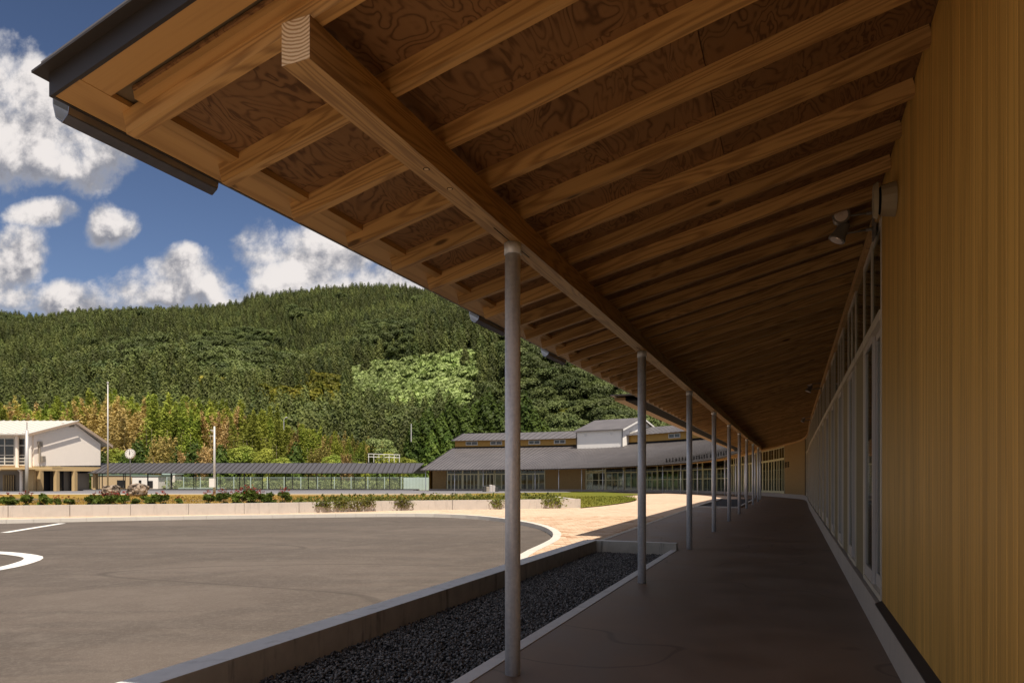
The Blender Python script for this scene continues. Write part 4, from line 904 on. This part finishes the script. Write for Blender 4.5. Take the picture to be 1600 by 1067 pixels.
mb = MB(); mb.tube(c_ + Vector((0, -.075, 0)), c_ + Vector((0, -.061, 0)), .29, .29, 32); face = part('clock_face', mb, 'clock_face', h)
for a, l_, w_ in ((math.radians(0), .22, .02), (math.radians(5), .14, .03)):
    d_ = Vector((math.sin(a), 0, math.cos(a))); mb = MB(); mb.tube(c_ + Vector((0, -.082, 0)) - d_ * .03, c_ + Vector((0, -.082, 0)) + d_ * l_, w_, w_ * .6, 6); part('clock_hand', mb, 'black_steel', face)
for i in range(12):
    a = math.pi * i / 6; d_ = Vector((math.sin(a), 0, math.cos(a))); mb = MB(); mb.tube(c_ + Vector((0, -.08, 0)) + d_ * .22, c_ + Vector((0, -.08, 0)) + d_ * .265, .012, .012, 5); part('hour_mark', mb, 'black_steel', face)
h, b_, top = pole('utility_pole', 'pale utility pole with a low white box before the covered walkway', 'pole', 335, 666, 772.5, .10, .07)
bx0 = P(334, 754, b_.y); mb = MB(); mb.box(bx0.x - .2, bx0.x + .2, b_.y - .35, b_.y - .12, bx0.z - .33, bx0.z + .33); part('meter_box', mb, 'white_paint', h)
mb = MB(); t_ = P(335, 681, b_.y); mb.tube(t_ - Vector((.35, 0, 0)), t_ + Vector((.1, 0, 0)), .03, seg=6); part('cross_arm', mb, 'pole_white', h); mb = MB(); t_ = P(333, 674, b_.y); mb.tube(t_, t_ + Vector((-.08, -.2, .1)), .09, .05, seg=8); part('lamp', mb, 'pole_white', h)
h, b_, top = pole('utility_pole', 'pale steel pole with short arm in front of the white hall, nearest the left edge', 'pole', 42, 672, 777.5, .10, .08)
mb = MB(); mb.tube(top, top + Vector((0, 0, .45)), .03, seg=6); mb.tube(P(38, 678, b_.y), P(46, 678, b_.y), .025, seg=6); part('cross_arm', mb, 'pole_white', h)
h = thing('street_lamp', 'thin curved street lamp rising behind the bamboo', 'street lamp', P(443, 700, 112)); mb = MB(); mb.tube(P(443.5, 712, 112), P(443.5, 656, 112), .09, .06, seg=8); mb.tube(P(443.5, 656, 112), P(446, 652.5, 112), .06, seg=6); mb.tube(P(446, 652.5, 112), P(449, 652, 112), .1, .1, seg=6); part('pole', mb, 'pole_white', h)
h = thing('roadside_post', 'short white post among the dark conifers right of the railing', 'post', P(642.5, 676, 110)); mb = MB(); mb.tube(P(642.5, 690, 110), P(642.5, 662, 110), .09, .09, seg=8); part('pole', mb, 'pole_white', h)
h = thing('guard_railing', 'white pipe railing on the slope above the covered walkway', 'railing', P(600, 722, 101))
for x in np.linspace(576, 624, 7): mb = MB(); mb.tube(P(x, 722, 101), P(x, 708.5 + (x - 576) * .03, 101), .05, seg=6); part('railing_post', mb, 'white_paint', h)
for dy_ in (0, 4.5): mb = MB(); mb.tube(P(575, 709 + dy_, 101), P(625, 710.5 + dy_, 101), .05, seg=6); part('railing_bar', mb, 'white_paint', h)
# grey items in front of the wing
for j, (x, hh, m_) in enumerate(((757, 8, 'pole_dark'), (762, 7, 'grey_wall'), (767, 10, 'alu_grey'), (771.5, 9, 'alu_grey'), (776, 6, 'pole_dark'))):
    b_ = gpt(x, 768.0); hm = hh * b_.y / F; lab = ('dark short post, leftmost of the little row before the wing windows', 'squat grey block second in the little row before the wing', 'tall grey stump in the middle of the little row before the wing', 'grey stump right of the tallest one before the wing', 'dark low stump half behind the nearest column before the wing')[j]
    mb = MB(); mb.tube(b_, b_ + Vector((0, 0, hm)), .22, .18, 10); mb.tube(b_ + Vector((0, 0, hm)), b_ + Vector((0, 0, hm + .06)), .2, .1, 10); solo('stone_post', mb, m_, lab, 'post', 'small posts before the wing windows')
# boulders
def boulder(x, y, wpx, hpx, label, seed):
    b_ = gpt(x, y); R_ = np.random.default_rng(seed); w_ = wpx * b_.y / F / 2; h_ = hpx * b_.y / F / 2
    import bmesh
    bm = bmesh.new(); bmesh.ops.create_icosphere(bm, subdivisions=4, radius=1)
    from mathutils import noise as mn
    for v_ in bm.verts:
        c = v_.co.copy(); m_ = max(abs(c.x), abs(c.y), abs(c.z)); c = c.lerp(c / m_, .45) * .88
        d = 1 + .28 * mn.noise(c * 1.3 + Vector((seed, 0, 0))) + .16 * mn.noise(c * 3.5 + Vector((0, seed, 0))) + .05 * mn.noise(c * 11)
        v_.co = Vector((c.x * w_, c.y * w_ * .7, c.z * h_)) * d + b_ + Vector((0, 0, h_ * .85))
    me = bpy.data.meshes.new('boulder'); bm.to_mesh(me); bm.free(); me.materials.append(MATS['rock']); o_ = link('boulder', me); tag(o_, label, 'rock', 'boulders on the lawn')
boulder(174, 775, 29, 20, 'lower jagged boulder beside the flagpole foot', 3)
boulder(215, 775, 33, 22, 'broad squared boulder standing behind the clock post', 8)

# ------------------------------------------------------------------ plants
def quads(cent, size, rng, flat=None, aspect=1.0, nrm=None, jit=.45):
    n_ = len(cent); a = rng.normal(size=(n_, 3)); 
    if nrm is not None:
        nn = nrm / (np.linalg.norm(nrm, axis=1)[:, None] + 1e-9) + rng.normal(size=(n_, 3)) * jit; nn /= np.linalg.norm(nn, axis=1)[:, None]; a -= nn * (a * nn).sum(1)[:, None]; a /= np.linalg.norm(a, axis=1)[:, None] + 1e-9; b = np.cross(nn, a)
        s = (np.asarray(size) * rng.uniform(.6, 1.3, n_))[:, None]
        v = np.stack([cent - a * s * aspect, cent - b * s * .5, cent + a * s * aspect, cent + b * s * .5], 1).reshape(-1, 3); return v, np.arange(n_ * 4).reshape(-1, 4)
    if flat is not None: a[:, 2] *= flat
    a /= np.linalg.norm(a, axis=1)[:, None] + 1e-9; b = rng.normal(size=(n_, 3)); b -= a * (a * b).sum(1)[:, None]; b /= np.linalg.norm(b, axis=1)[:, None] + 1e-9
    s = (np.asarray(size) * rng.uniform(.6, 1.3, n_))[:, None]
    v = np.stack([cent - a * s * aspect, cent - b * s * .5, cent + a * s * aspect, cent + b * s * .5], 1).reshape(-1, 3)
    return v, np.arange(n_ * 4).reshape(-1, 4)
def cedar_pts(h, r, n_, rng, z0=.12, lump=.25):
    u = 1 - np.sqrt(rng.uniform(0, 1, n_)); u = z0 + (1 - z0) * u; an = rng.uniform(0, 2 * np.pi, n_)
    prof = r * np.clip((1 - u) / (1 - z0), 0, 1) ** .58 * np.clip((u - z0 * .6) / .12, .3, 1)
    saw = 1 - lump * ((u * 11 + .4 * np.sin(an * 3 + rng.uniform(0, 6))) % 1); lob = 1 + .2 * np.sin(an * 5 + u * 23)
    rad = prof * saw * lob * rng.uniform(.45, 1.0, n_) ** .4
    return np.stack([rad * np.cos(an), rad * np.sin(an), u * h - .06 * rad], 1)
def lobes_pts(h, r, n_, rng, nl=12, z0=.25):
    L_ = []; c = []
    for _ in range(nl):
        a = rng.uniform(0, 6.28); q_ = rng.uniform(0, .75) ** .7; zz = rng.uniform(z0 + .12, .85); c.append((q_ * r * math.cos(a), q_ * r * math.sin(a), h * zz, r * rng.uniform(.32, .55)))
    global LOBE_N
    c = np.array(c); k = rng.integers(0, nl, n_); d = rng.normal(size=(n_, 3)); d /= np.linalg.norm(d, axis=1)[:, None]; d[:, 2] = np.where(d[:, 2] < -.3, -d[:, 2], d[:, 2])
    LOBE_N = d + np.array([0, 0, .25])
    return c[k, :3] + d * (c[k, 3] * rng.uniform(.75, 1.05, n_))[:, None] * np.array([1, 1, .8])
def core_cone(h, r, z0=.15):
    m_ = MB(); m_.tube((0, 0, h * z0), (0, 0, h * .93), r, .02, 7); return m_
def tree_mesh(name, kind_, h, r, n_, ls, m_, seed):
    rng = np.random.default_rng(seed)
    if kind_ == 'cedar': c = cedar_pts(h, r, n_, rng); v, f = quads(c, ls, rng, None, .9, np.stack([c[:, 0], c[:, 1], .45 * np.hypot(c[:, 0], c[:, 1]) + .25], 1), .42)
    elif kind_ == 'broad': c = lobes_pts(h, r, n_, rng, 14); v, f = quads(c, ls, rng, nrm=LOBE_N, jit=.5)
    elif kind_ == 'bush': c = lobes_pts(h, r, n_, rng, 7, .05); v, f = quads(c, ls, rng, nrm=LOBE_N, jit=.5)
    elif kind_ == 'bamboo':
        cs = []
        nc = 9
        for i in range(nc):
            a = rng.uniform(0, 6.28); R_ = rng.uniform(0, r * .55); hh = h * rng.uniform(.7, 1.0); bx, by = R_ * math.cos(a), R_ * math.sin(a); la = rng.uniform(0, 6.28); ln = rng.uniform(.05, .2) * h
            m = n_ // nc; u = rng.uniform(.12, 1, m) ** .8; wv = (np.clip((1 - u) * 2.4, .12, 1)) * r * .42
            aa = rng.uniform(0, 6.28, m); rr = wv * np.sqrt(rng.uniform(0, 1, m)); tier = np.round(u * 14) / 14 + rng.normal(0, .022, m)
            cs.append(np.stack([bx + ln * u ** 3 * math.cos(la) + rr * np.cos(aa), by + ln * u ** 3 * math.sin(la) + rr * np.sin(aa), hh * tier - .25 * rr], 1))
        c = np.concatenate(cs); v, f = quads(c, ls, rng, .6, 1.6)
    return v, f
def make_tree(name, kind_, h, r, n_, ls, leafm, barkm, seed, label, cat, group):
    root = thing(name, label, cat, (0, 0, 0), group); v, f = tree_mesh(name, kind_, h, r, n_, ls, leafm, seed)
    core = np.zeros((0, 3)); 
    if kind_ in ('cedar', 'broad'):
        cm = core_cone(h * (.95 if kind_ == 'cedar' else .7), r * (.6 if kind_ == 'cedar' else .55), .2)
        me = bpy.data.meshes.new('crown'); me.from_pydata([tuple(x) for x in v] + cm.v, [], [tuple(x) for x in f] + [tuple(i + len(v) for i in q_) for q_ in cm.f]); me.materials.append(MATS[leafm])
    else: me = mesh_np('crown', v, f, leafm)
    o_ = bpy.data.objects.new('crown', me); COL.objects.link(o_); o_.parent = root; WM[o_] = Matrix()
    rng = np.random.default_rng(seed); t_ = MB()
    if kind_ == 'bamboo':
        for i in range(9): a = rng.uniform(0, 6.28); R_ = rng.uniform(0, r * .55); x, y = R_ * math.cos(a), R_ * math.sin(a); t_.tube((x, y, 0), (x * 1.1, y * 1.1, h * .62), .05, .03, 5, caps=False)
    else: t_.tube((0, 0, -.5), (0, 0, h * (.9 if kind_ == 'cedar' else .55)), .028 * h * .5, .01, 7, caps=False); [t_.tube((0, 0, h * z_), (r * .5 * math.cos(a), r * .5 * math.sin(a), h * (z_ + .12)), .06, .02, 5, caps=False) for z_, a in ((.3, 1), (.38, 3), (.45, 5), (.5, 2.2))]
    o2 = bpy.data.objects.new('trunk', t_.mesh('trunk', barkm)); COL.objects.link(o2); o2.parent = root; WM[o2] = Matrix()
    return root
def place(src, first, loc, sc=1., rot=0., label=None):
    if first: r_ = src
    else:
        r_ = src.copy(); COL.objects.link(r_)
        for ch in src.children: c = ch.copy(); COL.objects.link(c); c.parent = r_
    r_.location = loc; r_.rotation_euler = (0, 0, rot); r_.scale = (sc,) * 3
    if label: r_['label'] = label
    return r_
ORD = ['first', 'second', 'third', 'fourth', 'fifth', 'sixth', 'seventh', 'eighth', 'ninth', 'tenth', 'eleventh', 'twelfth', 'thirteenth', 'fourteenth', 'fifteenth', 'sixteenth', 'seventeenth', 'eighteenth', 'nineteenth', 'twentieth',
       'twenty-first', 'twenty-second', 'twenty-third', 'twenty-fourth', 'twenty-fifth', 'twenty-sixth', 'twenty-seventh', 'twenty-eighth', 'twenty-ninth', 'thirtieth', 'thirty-first', 'thirty-second', 'thirty-third', 'thirty-fourth', 'thirty-fifth', 'thirty-sixth', 'thirty-seventh', 'thirty-eighth']
# hill ----------------------------------------------------------------
sx_ = [-400, -100, 0, 50, 60, 122, 192, 258, 324, 376, 394, 437, 525, 577, 621, 669, 760, 830, 900, 1000, 1150, 1500, 2200]
sy_ = [480, 492, 493, 500, 502, 491, 493, 489, 486, 478, 470, 465, 456, 453, 454, 459, 475, 500, 520, 552, 590, 610, 640]
Dx = [-400, 650, 860, 1200, 2200]; Dy = [600, 560, 330, 300, 300]
def hill(x, y):
    px = 800 + F * x / np.maximum(y, 1); D_ = np.interp(px, Dx, Dy); yr_ = np.interp(px, sx_, sy_) + 7; zrg = CAMZ + (HY - yr_) * D_ / F
    u = (y - 118) / (D_ - 118); uc = np.clip(u, 0, 1.0); z = zrg * (uc ** 1.22) * (1 - .0) + np.where(u > 1, -(u - 1) * 60, 0)
    bump_ = np.sin(x * .021 + 1.3) * np.cos(y * .017 + x * .006) * 15 + np.sin(x * .05 + y * .03) * 5
    return z + bump_ * np.clip(u * 2.2, 0, 1) * np.clip((1 - u) * 2.5, 0, 1) - 1.0
gy = np.linspace(100, 760, 90); gr = np.linspace(-1.5, 1.6, 120)
X = (gr[None] * gy[:, None]); Y = np.repeat(gy[:, None], len(gr), 1); Z = hill(X, Y); vv = np.stack([X, Y, Z], 2).reshape(-1, 3); nc = len(gr)
ii = np.arange((len(gy) - 1) * nc).reshape(-1, nc)[:, :-1].ravel(); ff = np.stack([ii, ii + 1, ii + nc + 1, ii + nc], 1)
o = link('hillside', mesh_np('hillside', vv, ff, 'forest_floor'), smooth=True, kind='structure')
# source trees
src = {'cedar': make_tree('cedar_tree', 'cedar', 12.5, 2.9, 1100, .42, 'leaf_cedar', 'pale_trunk', 1, 'dark cedar standing in the ranks at the foot of the forested hill', 'tree', 'cedars at the foot of the hill'),
       'cedar2': make_tree('cedar_tree', 'cedar', 11.5, 3.1, 1100, .42, 'leaf_cedar', 'pale_trunk', 2, 'dark cedar standing in the ranks at the foot of the forested hill', 'tree', 'cedars at the foot of the hill'),
       'broad': make_tree('broadleaf_tree', 'broad', 9, 4.6, 2200, .42, 'leaf_broad', 'bark', 3, 'round crowned broadleaf tree low on the forested hill', 'tree', 'broadleaf trees low on the hill'),
       'yellow': make_tree('yellow_tree', 'broad', 7, 4.0, 600, .7, 'leaf_yellow', 'bark', 4, 'yellowing broadleaf tree low on the hillside', 'tree', 'yellowing trees on the hill'),
       'bush': make_tree('slope_bush', 'bush', 2.6, 2.6, 260, .7, 'leaf_slope', 'bark', 5, 'pale green bush on the cleared slope', 'bush', 'bushes on the cleared slope')}
def ppx(x, y, z): return 800 + F * x / y, HY - F * (z - CAMZ) / y
cand = []
y = 126.
while y < 640:
    st = 4.3 if y < 380 else 4.9; x = -1.05 * y
    while x < .92 * y:
        cand.append((x + random.uniform(-1.5, 1.5), y + random.uniform(-1.5, 1.5))); x += st
    y += st * .95
cand = np.array(cand); cz = hill(cand[:, 0], cand[:, 1])
kinds = {k_: [] for k_ in src}
from mathutils import noise as mn
for (x, y), z in zip(cand, cz):
    px, py = ppx(x, y, z + 6); px0 = px; nz = mn.noise(Vector((x * .012, y * .012, 0))); n2 = mn.noise(Vector((x * .05, y * .05, 3)))
    px += nz * 16; py += n2 * 6
    D_ = np.interp(px, Dx, Dy)
    if y > D_ + 14: continue
    if px0 > 1130 and random.random() < .35: continue
    k_ = 'cedar' if n2 > -.1 else 'cedar2'
    if 545 < px < 748 and 548 + max(0, (600 - px)) * .35 - max(0, px - 640) * .12 < py < 628 + (px - 545) * .06: k_ = 'bush' if random.random() < .99 else 'cedar2'
    elif px > 795 + (py - 600) * .2: k_ = 'broad' if random.random() > .05 else 'yellow'
    elif px > 690 and py > 592: k_ = 'broad' if random.random() < .6 else 'cedar2'
    elif 300 < px < 420 and 515 < py < 592 and py > 505 + abs(px - 365) * .4: k_ = 'broad'
    elif 560 < px < 650 and 508 < py < 540: k_ = 'broad' if random.random() < .8 else 'cedar'
    elif (478 < px < 534 and 583 < py < 640) or (305 < px < 355 and 578 < py < 602) or (400 < px < 490 and 604 < py < 634): k_ = 'yellow'
    elif 180 < px < 270 and 536 < py < 556: k_ = 'broad'
    elif n2 < -.42: k_ = 'broad'
    elif y < 190 and n2 > .3: k_ = 'broad'
    if k_ in ('bush',) and random.random() < .25: pass
    s_ = random.uniform(.72, 1.12)
    if k_.startswith('cedar'): s_ *= .98
    if k_ == 'broad':
        if random.random() < .3: continue
        s_ *= 1.12
    kinds[k_].append((x, y, z - .3, s_ * (1.15 if k_ == 'bush' else 1)))
    if k_ == 'bush':
        for _ in range(6): kinds[k_].append((x + random.uniform(-3, 3), y + random.uniform(-3, 3), z - .6, s_ * random.uniform(.7, 1.3)))
def gn_forest(name, src_obj, pts_, label):
    me = bpy.data.meshes.new(name); P_ = np.array([p_[:3] for p_ in pts_], np.float32); me.vertices.add(len(P_)); me.vertices.foreach_set('co', P_.ravel())
    a_ = me.attributes.new('sc', 'FLOAT', 'POINT'); a_.data.foreach_set('value', np.array([p_[3] for p_ in pts_], np.float32))
    b_ = me.attributes.new('rz', 'FLOAT_VECTOR', 'POINT'); r_ = np.zeros((len(P_), 3), np.float32); r_[:, 2] = RNG.uniform(0, 6.28, len(P_)); r_[:, :2] = RNG.uniform(-.05, .05, (len(P_), 2)); b_.data.foreach_set('vector', r_.ravel())
    o_ = link(name, me, kind='stuff'); o_['label'] = label
    ng = bpy.data.node_groups.new(name, 'GeometryNodeTree'); ng.interface.new_socket('Geometry', in_out='INPUT', socket_type='NodeSocketGeometry'); ng.interface.new_socket('Geometry', in_out='OUTPUT', socket_type='NodeSocketGeometry')
    gi = ng.nodes.new('NodeGroupInput'); go = ng.nodes.new('NodeGroupOutput'); ip = ng.nodes.new('GeometryNodeInstanceOnPoints'); jn = None
    m2p = ng.nodes.new('GeometryNodeMeshToPoints'); ng.links.new(gi.outputs[0], m2p.inputs['Mesh']); ng.links.new(m2p.outputs[0], ip.inputs['Points'])
    j = ng.nodes.new('GeometryNodeJoinGeometry')
    for ch in src_obj.children:
        if ch.name.startswith('trunk') and not name.startswith('cedar'): continue
        oi = ng.nodes.new('GeometryNodeObjectInfo'); oi.inputs['Object'].default_value = ch; oi.transform_space = 'ORIGINAL'; ng.links.new(oi.outputs['Geometry'], j.inputs[0])
    ng.links.new(j.outputs[0], ip.inputs['Instance'])
    for nm, ty, so in (('sc', 'FLOAT', 'Scale'), ('rz', 'FLOAT_VECTOR', 'Rotation')):
        na = ng.nodes.new('GeometryNodeInputNamedAttribute'); na.data_type = ty; na.inputs[0].default_value = nm; ng.links.new(na.outputs[0], ip.inputs[so])
    ng.links.new(ip.outputs[0], go.inputs[0]); md = o_.modifiers.new('forest', 'NODES'); md.node_group = ng
for k_, nm, lab in (('cedar', 'cedar_forest', 'dark cedar plantation covering the hillside'), ('cedar2', 'cedar_forest_shorter', 'shorter cedars mixed through the hillside plantation'), ('broad', 'broadleaf_forest', 'rounded broadleaf forest on the nearer hillside'), ('yellow', 'yellow_forest', 'yellow green patches of trees on the hill'), ('bush', 'slope_bushes', 'pale green bushes on the cleared slope')):
    L_ = sorted(kinds[k_], key=lambda p_: p_[1]); ni = {'cedar': 30, 'cedar2': 20, 'broad': 22, 'yellow': 4, 'bush': 6}[k_]
    for i, p_ in enumerate(L_[:ni]): place(src[k_], i == 0, p_[:3], p_[3], random.uniform(0, 6))
    gn_forest(nm, src[k_], L_[ni:], lab)
# bamboo and trees behind the yard ----------------------------------------
bam = {'g': make_tree('bamboo_clump', 'bamboo', 12, 3.2, 10500, .145, 'bamboo_green', 'pale_trunk', 21, 'x', 'bamboo', 'bamboo clumps behind the yard'),
       't': make_tree('bamboo_clump', 'bamboo', 12, 3.0, 8000, .135, 'bamboo_tan', 'pale_trunk', 22, 'x', 'bamboo', 'bamboo clumps behind the yard')}
bl = [(-60, 650, 't'), (-40, 640, 'g'), (-15, 648, 't'), (10, 650, 'g'), (35, 638, 't'), (60, 645, 'g'), (88, 650, 't'), (110, 638, 'g'), (132, 632, 't'), (153, 622, 't'), (172, 620, 't'), (195, 630, 't'), (212, 628, 't'), (228, 640, 'g'), (246, 628, 'g'), (262, 645, 'g'),
      (282, 638, 't'), (300, 640, 'g'), (318, 634, 't'), (334, 632, 'g'), (346, 640, 't'), (362, 645, 't'), (386, 655, 'g'), (402, 650, 'g'), (420, 655, 'g'), (438, 668, 'g'), (452, 690, 't'), (466, 680, 't'), (482, 674, 'g'), (498, 682, 't'), (514, 684, 'g'), (530, 694, 'g'), (546, 690, 't'), (562, 700, 'g'), (582, 706, 'g')]
for i in range(34):
    x = -70 + i * 20.5; Y = 112 + (i * 13 % 7); k_ = 'gtg'[(i * 5) % 3]; b_ = Vector(((x - 800) / F * Y, Y, G(95) - .1)); ht = P(x, np.interp(x, (0, 160, 300, 420, 480, 640), (636, 622, 632, 648, 676, 706)) - 10 + 9 * math.sin(i * 2.3), Y).z - b_.z
    r_ = place(bam[k_], False, b_, ht / 12, i * 2.7, ('green' if k_ == 'g' else 'tan') + ' bamboo clump in the back row against the hill, ' + ORD[i] + ' from the left')
used = set()
for i, (x, yt, k_) in enumerate(bl):
    Y = 106 + (i * 37 % 11); b_ = Vector(((x - 800) / F * Y, Y, G(95) - .1)); ht = P(x, yt - 13, Y).z - b_.z
    place(bam[k_], k_ not in used, b_, ht / 12, i * 1.7, ('feathery green' if k_ == 'g' else 'dry tan') + ' bamboo clump behind the yard, ' + ORD[i] + ' from the left edge'); used.add(k_)
# lower darker trees in front of the bamboo
lowt = {'o': make_tree('low_tree', 'broad', 6, 2.3, 3200, .17, 'bamboo_green', 'bark', 31, 'x', 'tree', 'low trees in front of the bamboo'), 'd': make_tree('dark_low_tree', 'cedar', 6.5, 2.1, 2600, .24, 'leaf_conifer', 'bark', 32, 'x', 'tree', 'low trees in front of the bamboo'),
        'r': make_tree('rusty_tree', 'bamboo', 6.5, 2.0, 2600, .15, 'bamboo_tan', 'bark', 33, 'x', 'tree', 'low trees in front of the bamboo')}
ll = [(160, 700, 'd'), (178, 690, 'o'), (196, 700, 'd'), (216, 682, 'd'), (236, 690, 'd'), (250, 678, 'r'), (270, 690, 'd'), (288, 700, 'r'), (305, 684, 'd'), (322, 694, 'r'), (345, 690, 'd'), (362, 700, 'd'), (380, 686, 'o'), (400, 696, 'o'), (420, 690, 'o'), (440, 704, 'o'), (462, 686, 'd'), (494, 696, 'r'), (520, 700, 'o'), (540, 704, 'r'), (565, 712, 'o'), (604, 696, 'o'), (630, 704, 'o')]
used = set()
for i, (x, yt, k_) in enumerate(ll):
    Y = 99 + (i * 29 % 5); b_ = Vector(((x - 800) / F * Y, Y, G(95) - .1)); ht = P(x, yt + 9, Y).z - b_.z
    place(lowt[k_], k_ not in used, b_, ht / 6, i * 2.1, {'o': 'yellow green bushy', 'd': 'small dark green', 'r': 'rusty orange'}[k_] + ' tree above the covered walkway, ' + ORD[i] + ' from the left'); used.add(k_)
con = make_tree('conifer_tree', 'cedar', 14, 3.6, 5200, .36, 'leaf_conifer', 'bark', 41, 'x', 'tree', 'big conifers behind the far wing')
for i, (x, yt, Y) in enumerate(((648, 655, 112), (668, 632, 114), (690, 645, 118), (706, 618, 120), (728, 632, 116), (745, 622, 122), (762, 605, 120), (782, 628, 118), (820, 610, 121), (836, 640, 118), (700, 670, 113), (675, 672, 110), (850, 655, 124))):
    b_ = Vector(((x - 800) / F * Y, Y, G(95))); ht = P(x, yt, Y).z - b_.z
    place(con, i == 0, b_, ht / 14, i * 1.3, 'sunlit green conifer behind the far wing roof, ' + ORD[i] + (' planted from the left' if i < 10 else ' of the group, lower and in front'))
rb = make_tree('roadside_bush', 'broad', 4.5, 2.6, 1800, .2, 'leaf_slope', 'bark', 51, 'round green bush behind the white railing', 'bush', None); place(rb, True, P(596, 726, 108), .9, 0)
# field beyond the fence
v_, f_ = quads(np.stack([RNG.uniform(-50, -10, 9000), RNG.uniform(94, 100, 9000), G(95) + RNG.uniform(0, 1, 9000) ** 1.5 * 1.3], 1), .22, RNG)
tag(link('field_weeds', mesh_np('field_weeds', v_, f_, 'leaf_field'), kind='stuff'), 'pale green weeds in the field behind the mesh fence')
v_, f_ = quads(np.stack([RNG.uniform(-75, 30, 16000), RNG.uniform(99, 116, 16000), G(95) + RNG.uniform(0, 1, 16000) * 2.4], 1), .35, RNG)
tag(link('undergrowth', mesh_np('undergrowth', v_, f_, 'leaf_conifer'), kind='stuff'), 'dark undergrowth below the bamboo and conifers')
mb = MB(); a, b = P(283, 764, 94.5), P(352, 762, 94.5); mb.box(a.x, b.x, 93.6, 94.4, G(93), G(93) + .35); solo('low_teal_wall', mb, 'pale_teal', 'low pale teal tank wall behind the mesh fence', 'wall')
# shrubs on the planter wall ------------------------------------------------
def shrub_proto(flower, seed, h, r, label='x'):
    root = thing('flowering_shrub' if flower else 'green_shrub', label, 'shrub', (0, 0, 0), 'shrubs along the planter wall'); rng = np.random.default_rng(seed)
    c = lobes_pts(h, r, 420, rng, 8, .0); v, f = quads(c, .045, rng, None, 1.2); o_ = link('leaves', mesh_np('leaves', v, f, 'leaf_shrub'), root)
    t_ = MB(); [t_.tube((0, 0, 0), (r * .6 * math.cos(a), r * .6 * math.sin(a), h * .7), .008, .004, 4, caps=False) for a in (0, 1.3, 2.5, 3.9, 5.1)]; link('stems', t_.mesh('stems', 'bark'), root)
    if flower: n3 = 12; cc = np.stack([rng.uniform(-r, r, n3) * .8, rng.uniform(-r, r, n3) * .8, h * rng.uniform(.85, 1.15, n3)], 1); v, f = quads(np.repeat(cc, 4, 0) + rng.normal(0, .015, (n3 * 4, 3)), .022, rng); link('flowers', mesh_np('flowers', v, f, 'flower_red'), root, kind='stuff')
    return root
pr = {0: shrub_proto(False, 61, .30, .125), 1: shrub_proto(True, 62, .36, .135)}
sh = [(3, 22, 1), (13, 16, 0), (31, 24, 1), (59, 22, 0), (80, 18, 1), (99, 17, 1), (135, 20, 0), (147, 22, 1), (160, 18, 0), (171, 22, 1), (186, 22, 1), (208, 14, 0), (228, 20, 0), (248, 22, 1), (275, 16, 1), (323, 22, 1), (346, 24, 1), (364, 22, 1), (376, 24, 1), (386, 28, 1), (395, 24, 1), (405, 22, 1), (415, 20, 0), (427, 12, 1), (447, 24, 1)]
used = set()
for i, (x, hp, k_) in enumerate(sh):
    j = idx_px(x); p_ = off(wl, .45)[j]; ht = hp * p_.y / F * 1.05
    place(pr[k_], k_ not in used, (p_.x, p_.y, .18), ht / (.36 if k_ else .30), i * 1.9, ('red tipped shrub' if k_ else 'plain green shrub') + ' behind the planter wall, ' + ORD[i] + ' from the left'); used.add(k_)
# creeping plants over the wall
cc = []
for x in np.linspace(455, 884, 430):
    j = idx_px(x); n_ = 8 if x > 520 else 4; hh = (.20 if x > 480 else .12) * (.7 + .5 * math.sin(x * .13) ** 2)
    for _ in range(n_): d = random.uniform(.1, 1.5); q_ = wl[j] + (off_n := (wo[j] - wl[j]).normalized()) * d; cc.append((q_.x + random.gauss(0, .05), q_.y, .2 + random.random() ** 1.3 * (hh + .1)))
v_, f_ = quads(np.array(cc), .07, RNG, None, .9); tag(link('ground_cover', mesh_np('ground_cover', v_, f_, 'leaf_vine'), kind='stuff'), 'yellow green creeping ground cover along the top of the planter wall')
for i, (x, wpx, dn) in enumerate(((505, 14, .26), (530, 12, .30), (550, 22, .36), (572, 14, .28), (630, 16, .31), (776, 14, .34), (855, 9, .32), (868, 13, .34))):
    cc = []; 
    for _ in range(int(13 * wpx)):
        xx = x + random.gauss(0, wpx * .42); j = idx_px(xx) if _ % 6 == 0 or _ == 0 else j; zf_ = random.random() ** 1.4
        q_ = wl[j] + Vector((random.gauss(0, wpx * .006), 0, 0)) - (wo[j] - wl[j]).normalized() * random.uniform(.02, .11); cc.append((q_.x, q_.y, .36 - zf_ * dn * random.uniform(.5, 1.1)))
    v_, f_ = quads(np.array(cc), .045, RNG, None, 1.0)
    vn = link('hanging_vine', mesh_np('hanging_vine', v_, f_, 'leaf_vine')); tag(vn, 'trailing vine hanging over the planter wall face, ' + ORD[i] + ' of eight from the left', 'vine', 'vines hanging over the planter wall')
# ragged grass at the lawn edge
v_, f_ = quads(np.stack([RNG.uniform(-22, 9, 30000), RNG.uniform(21, 38, 30000), RNG.uniform(0, 1, 30000) * .05 + .02], 1), .035, RNG, 2.5)
ok = np.array([inpoly(q_[0], q_[1], lawn) for q_ in v_.reshape(-1, 4, 3)[:, 0]]); f2_ = np.arange(ok.sum() * 4).reshape(-1, 4); v2_ = v_.reshape(-1, 4, 3)[ok].reshape(-1, 3)
tag(link('grass', mesh_np('grass', v2_, f2_, 'lawn'), kind='stuff'), 'short grass blades over the lawn')
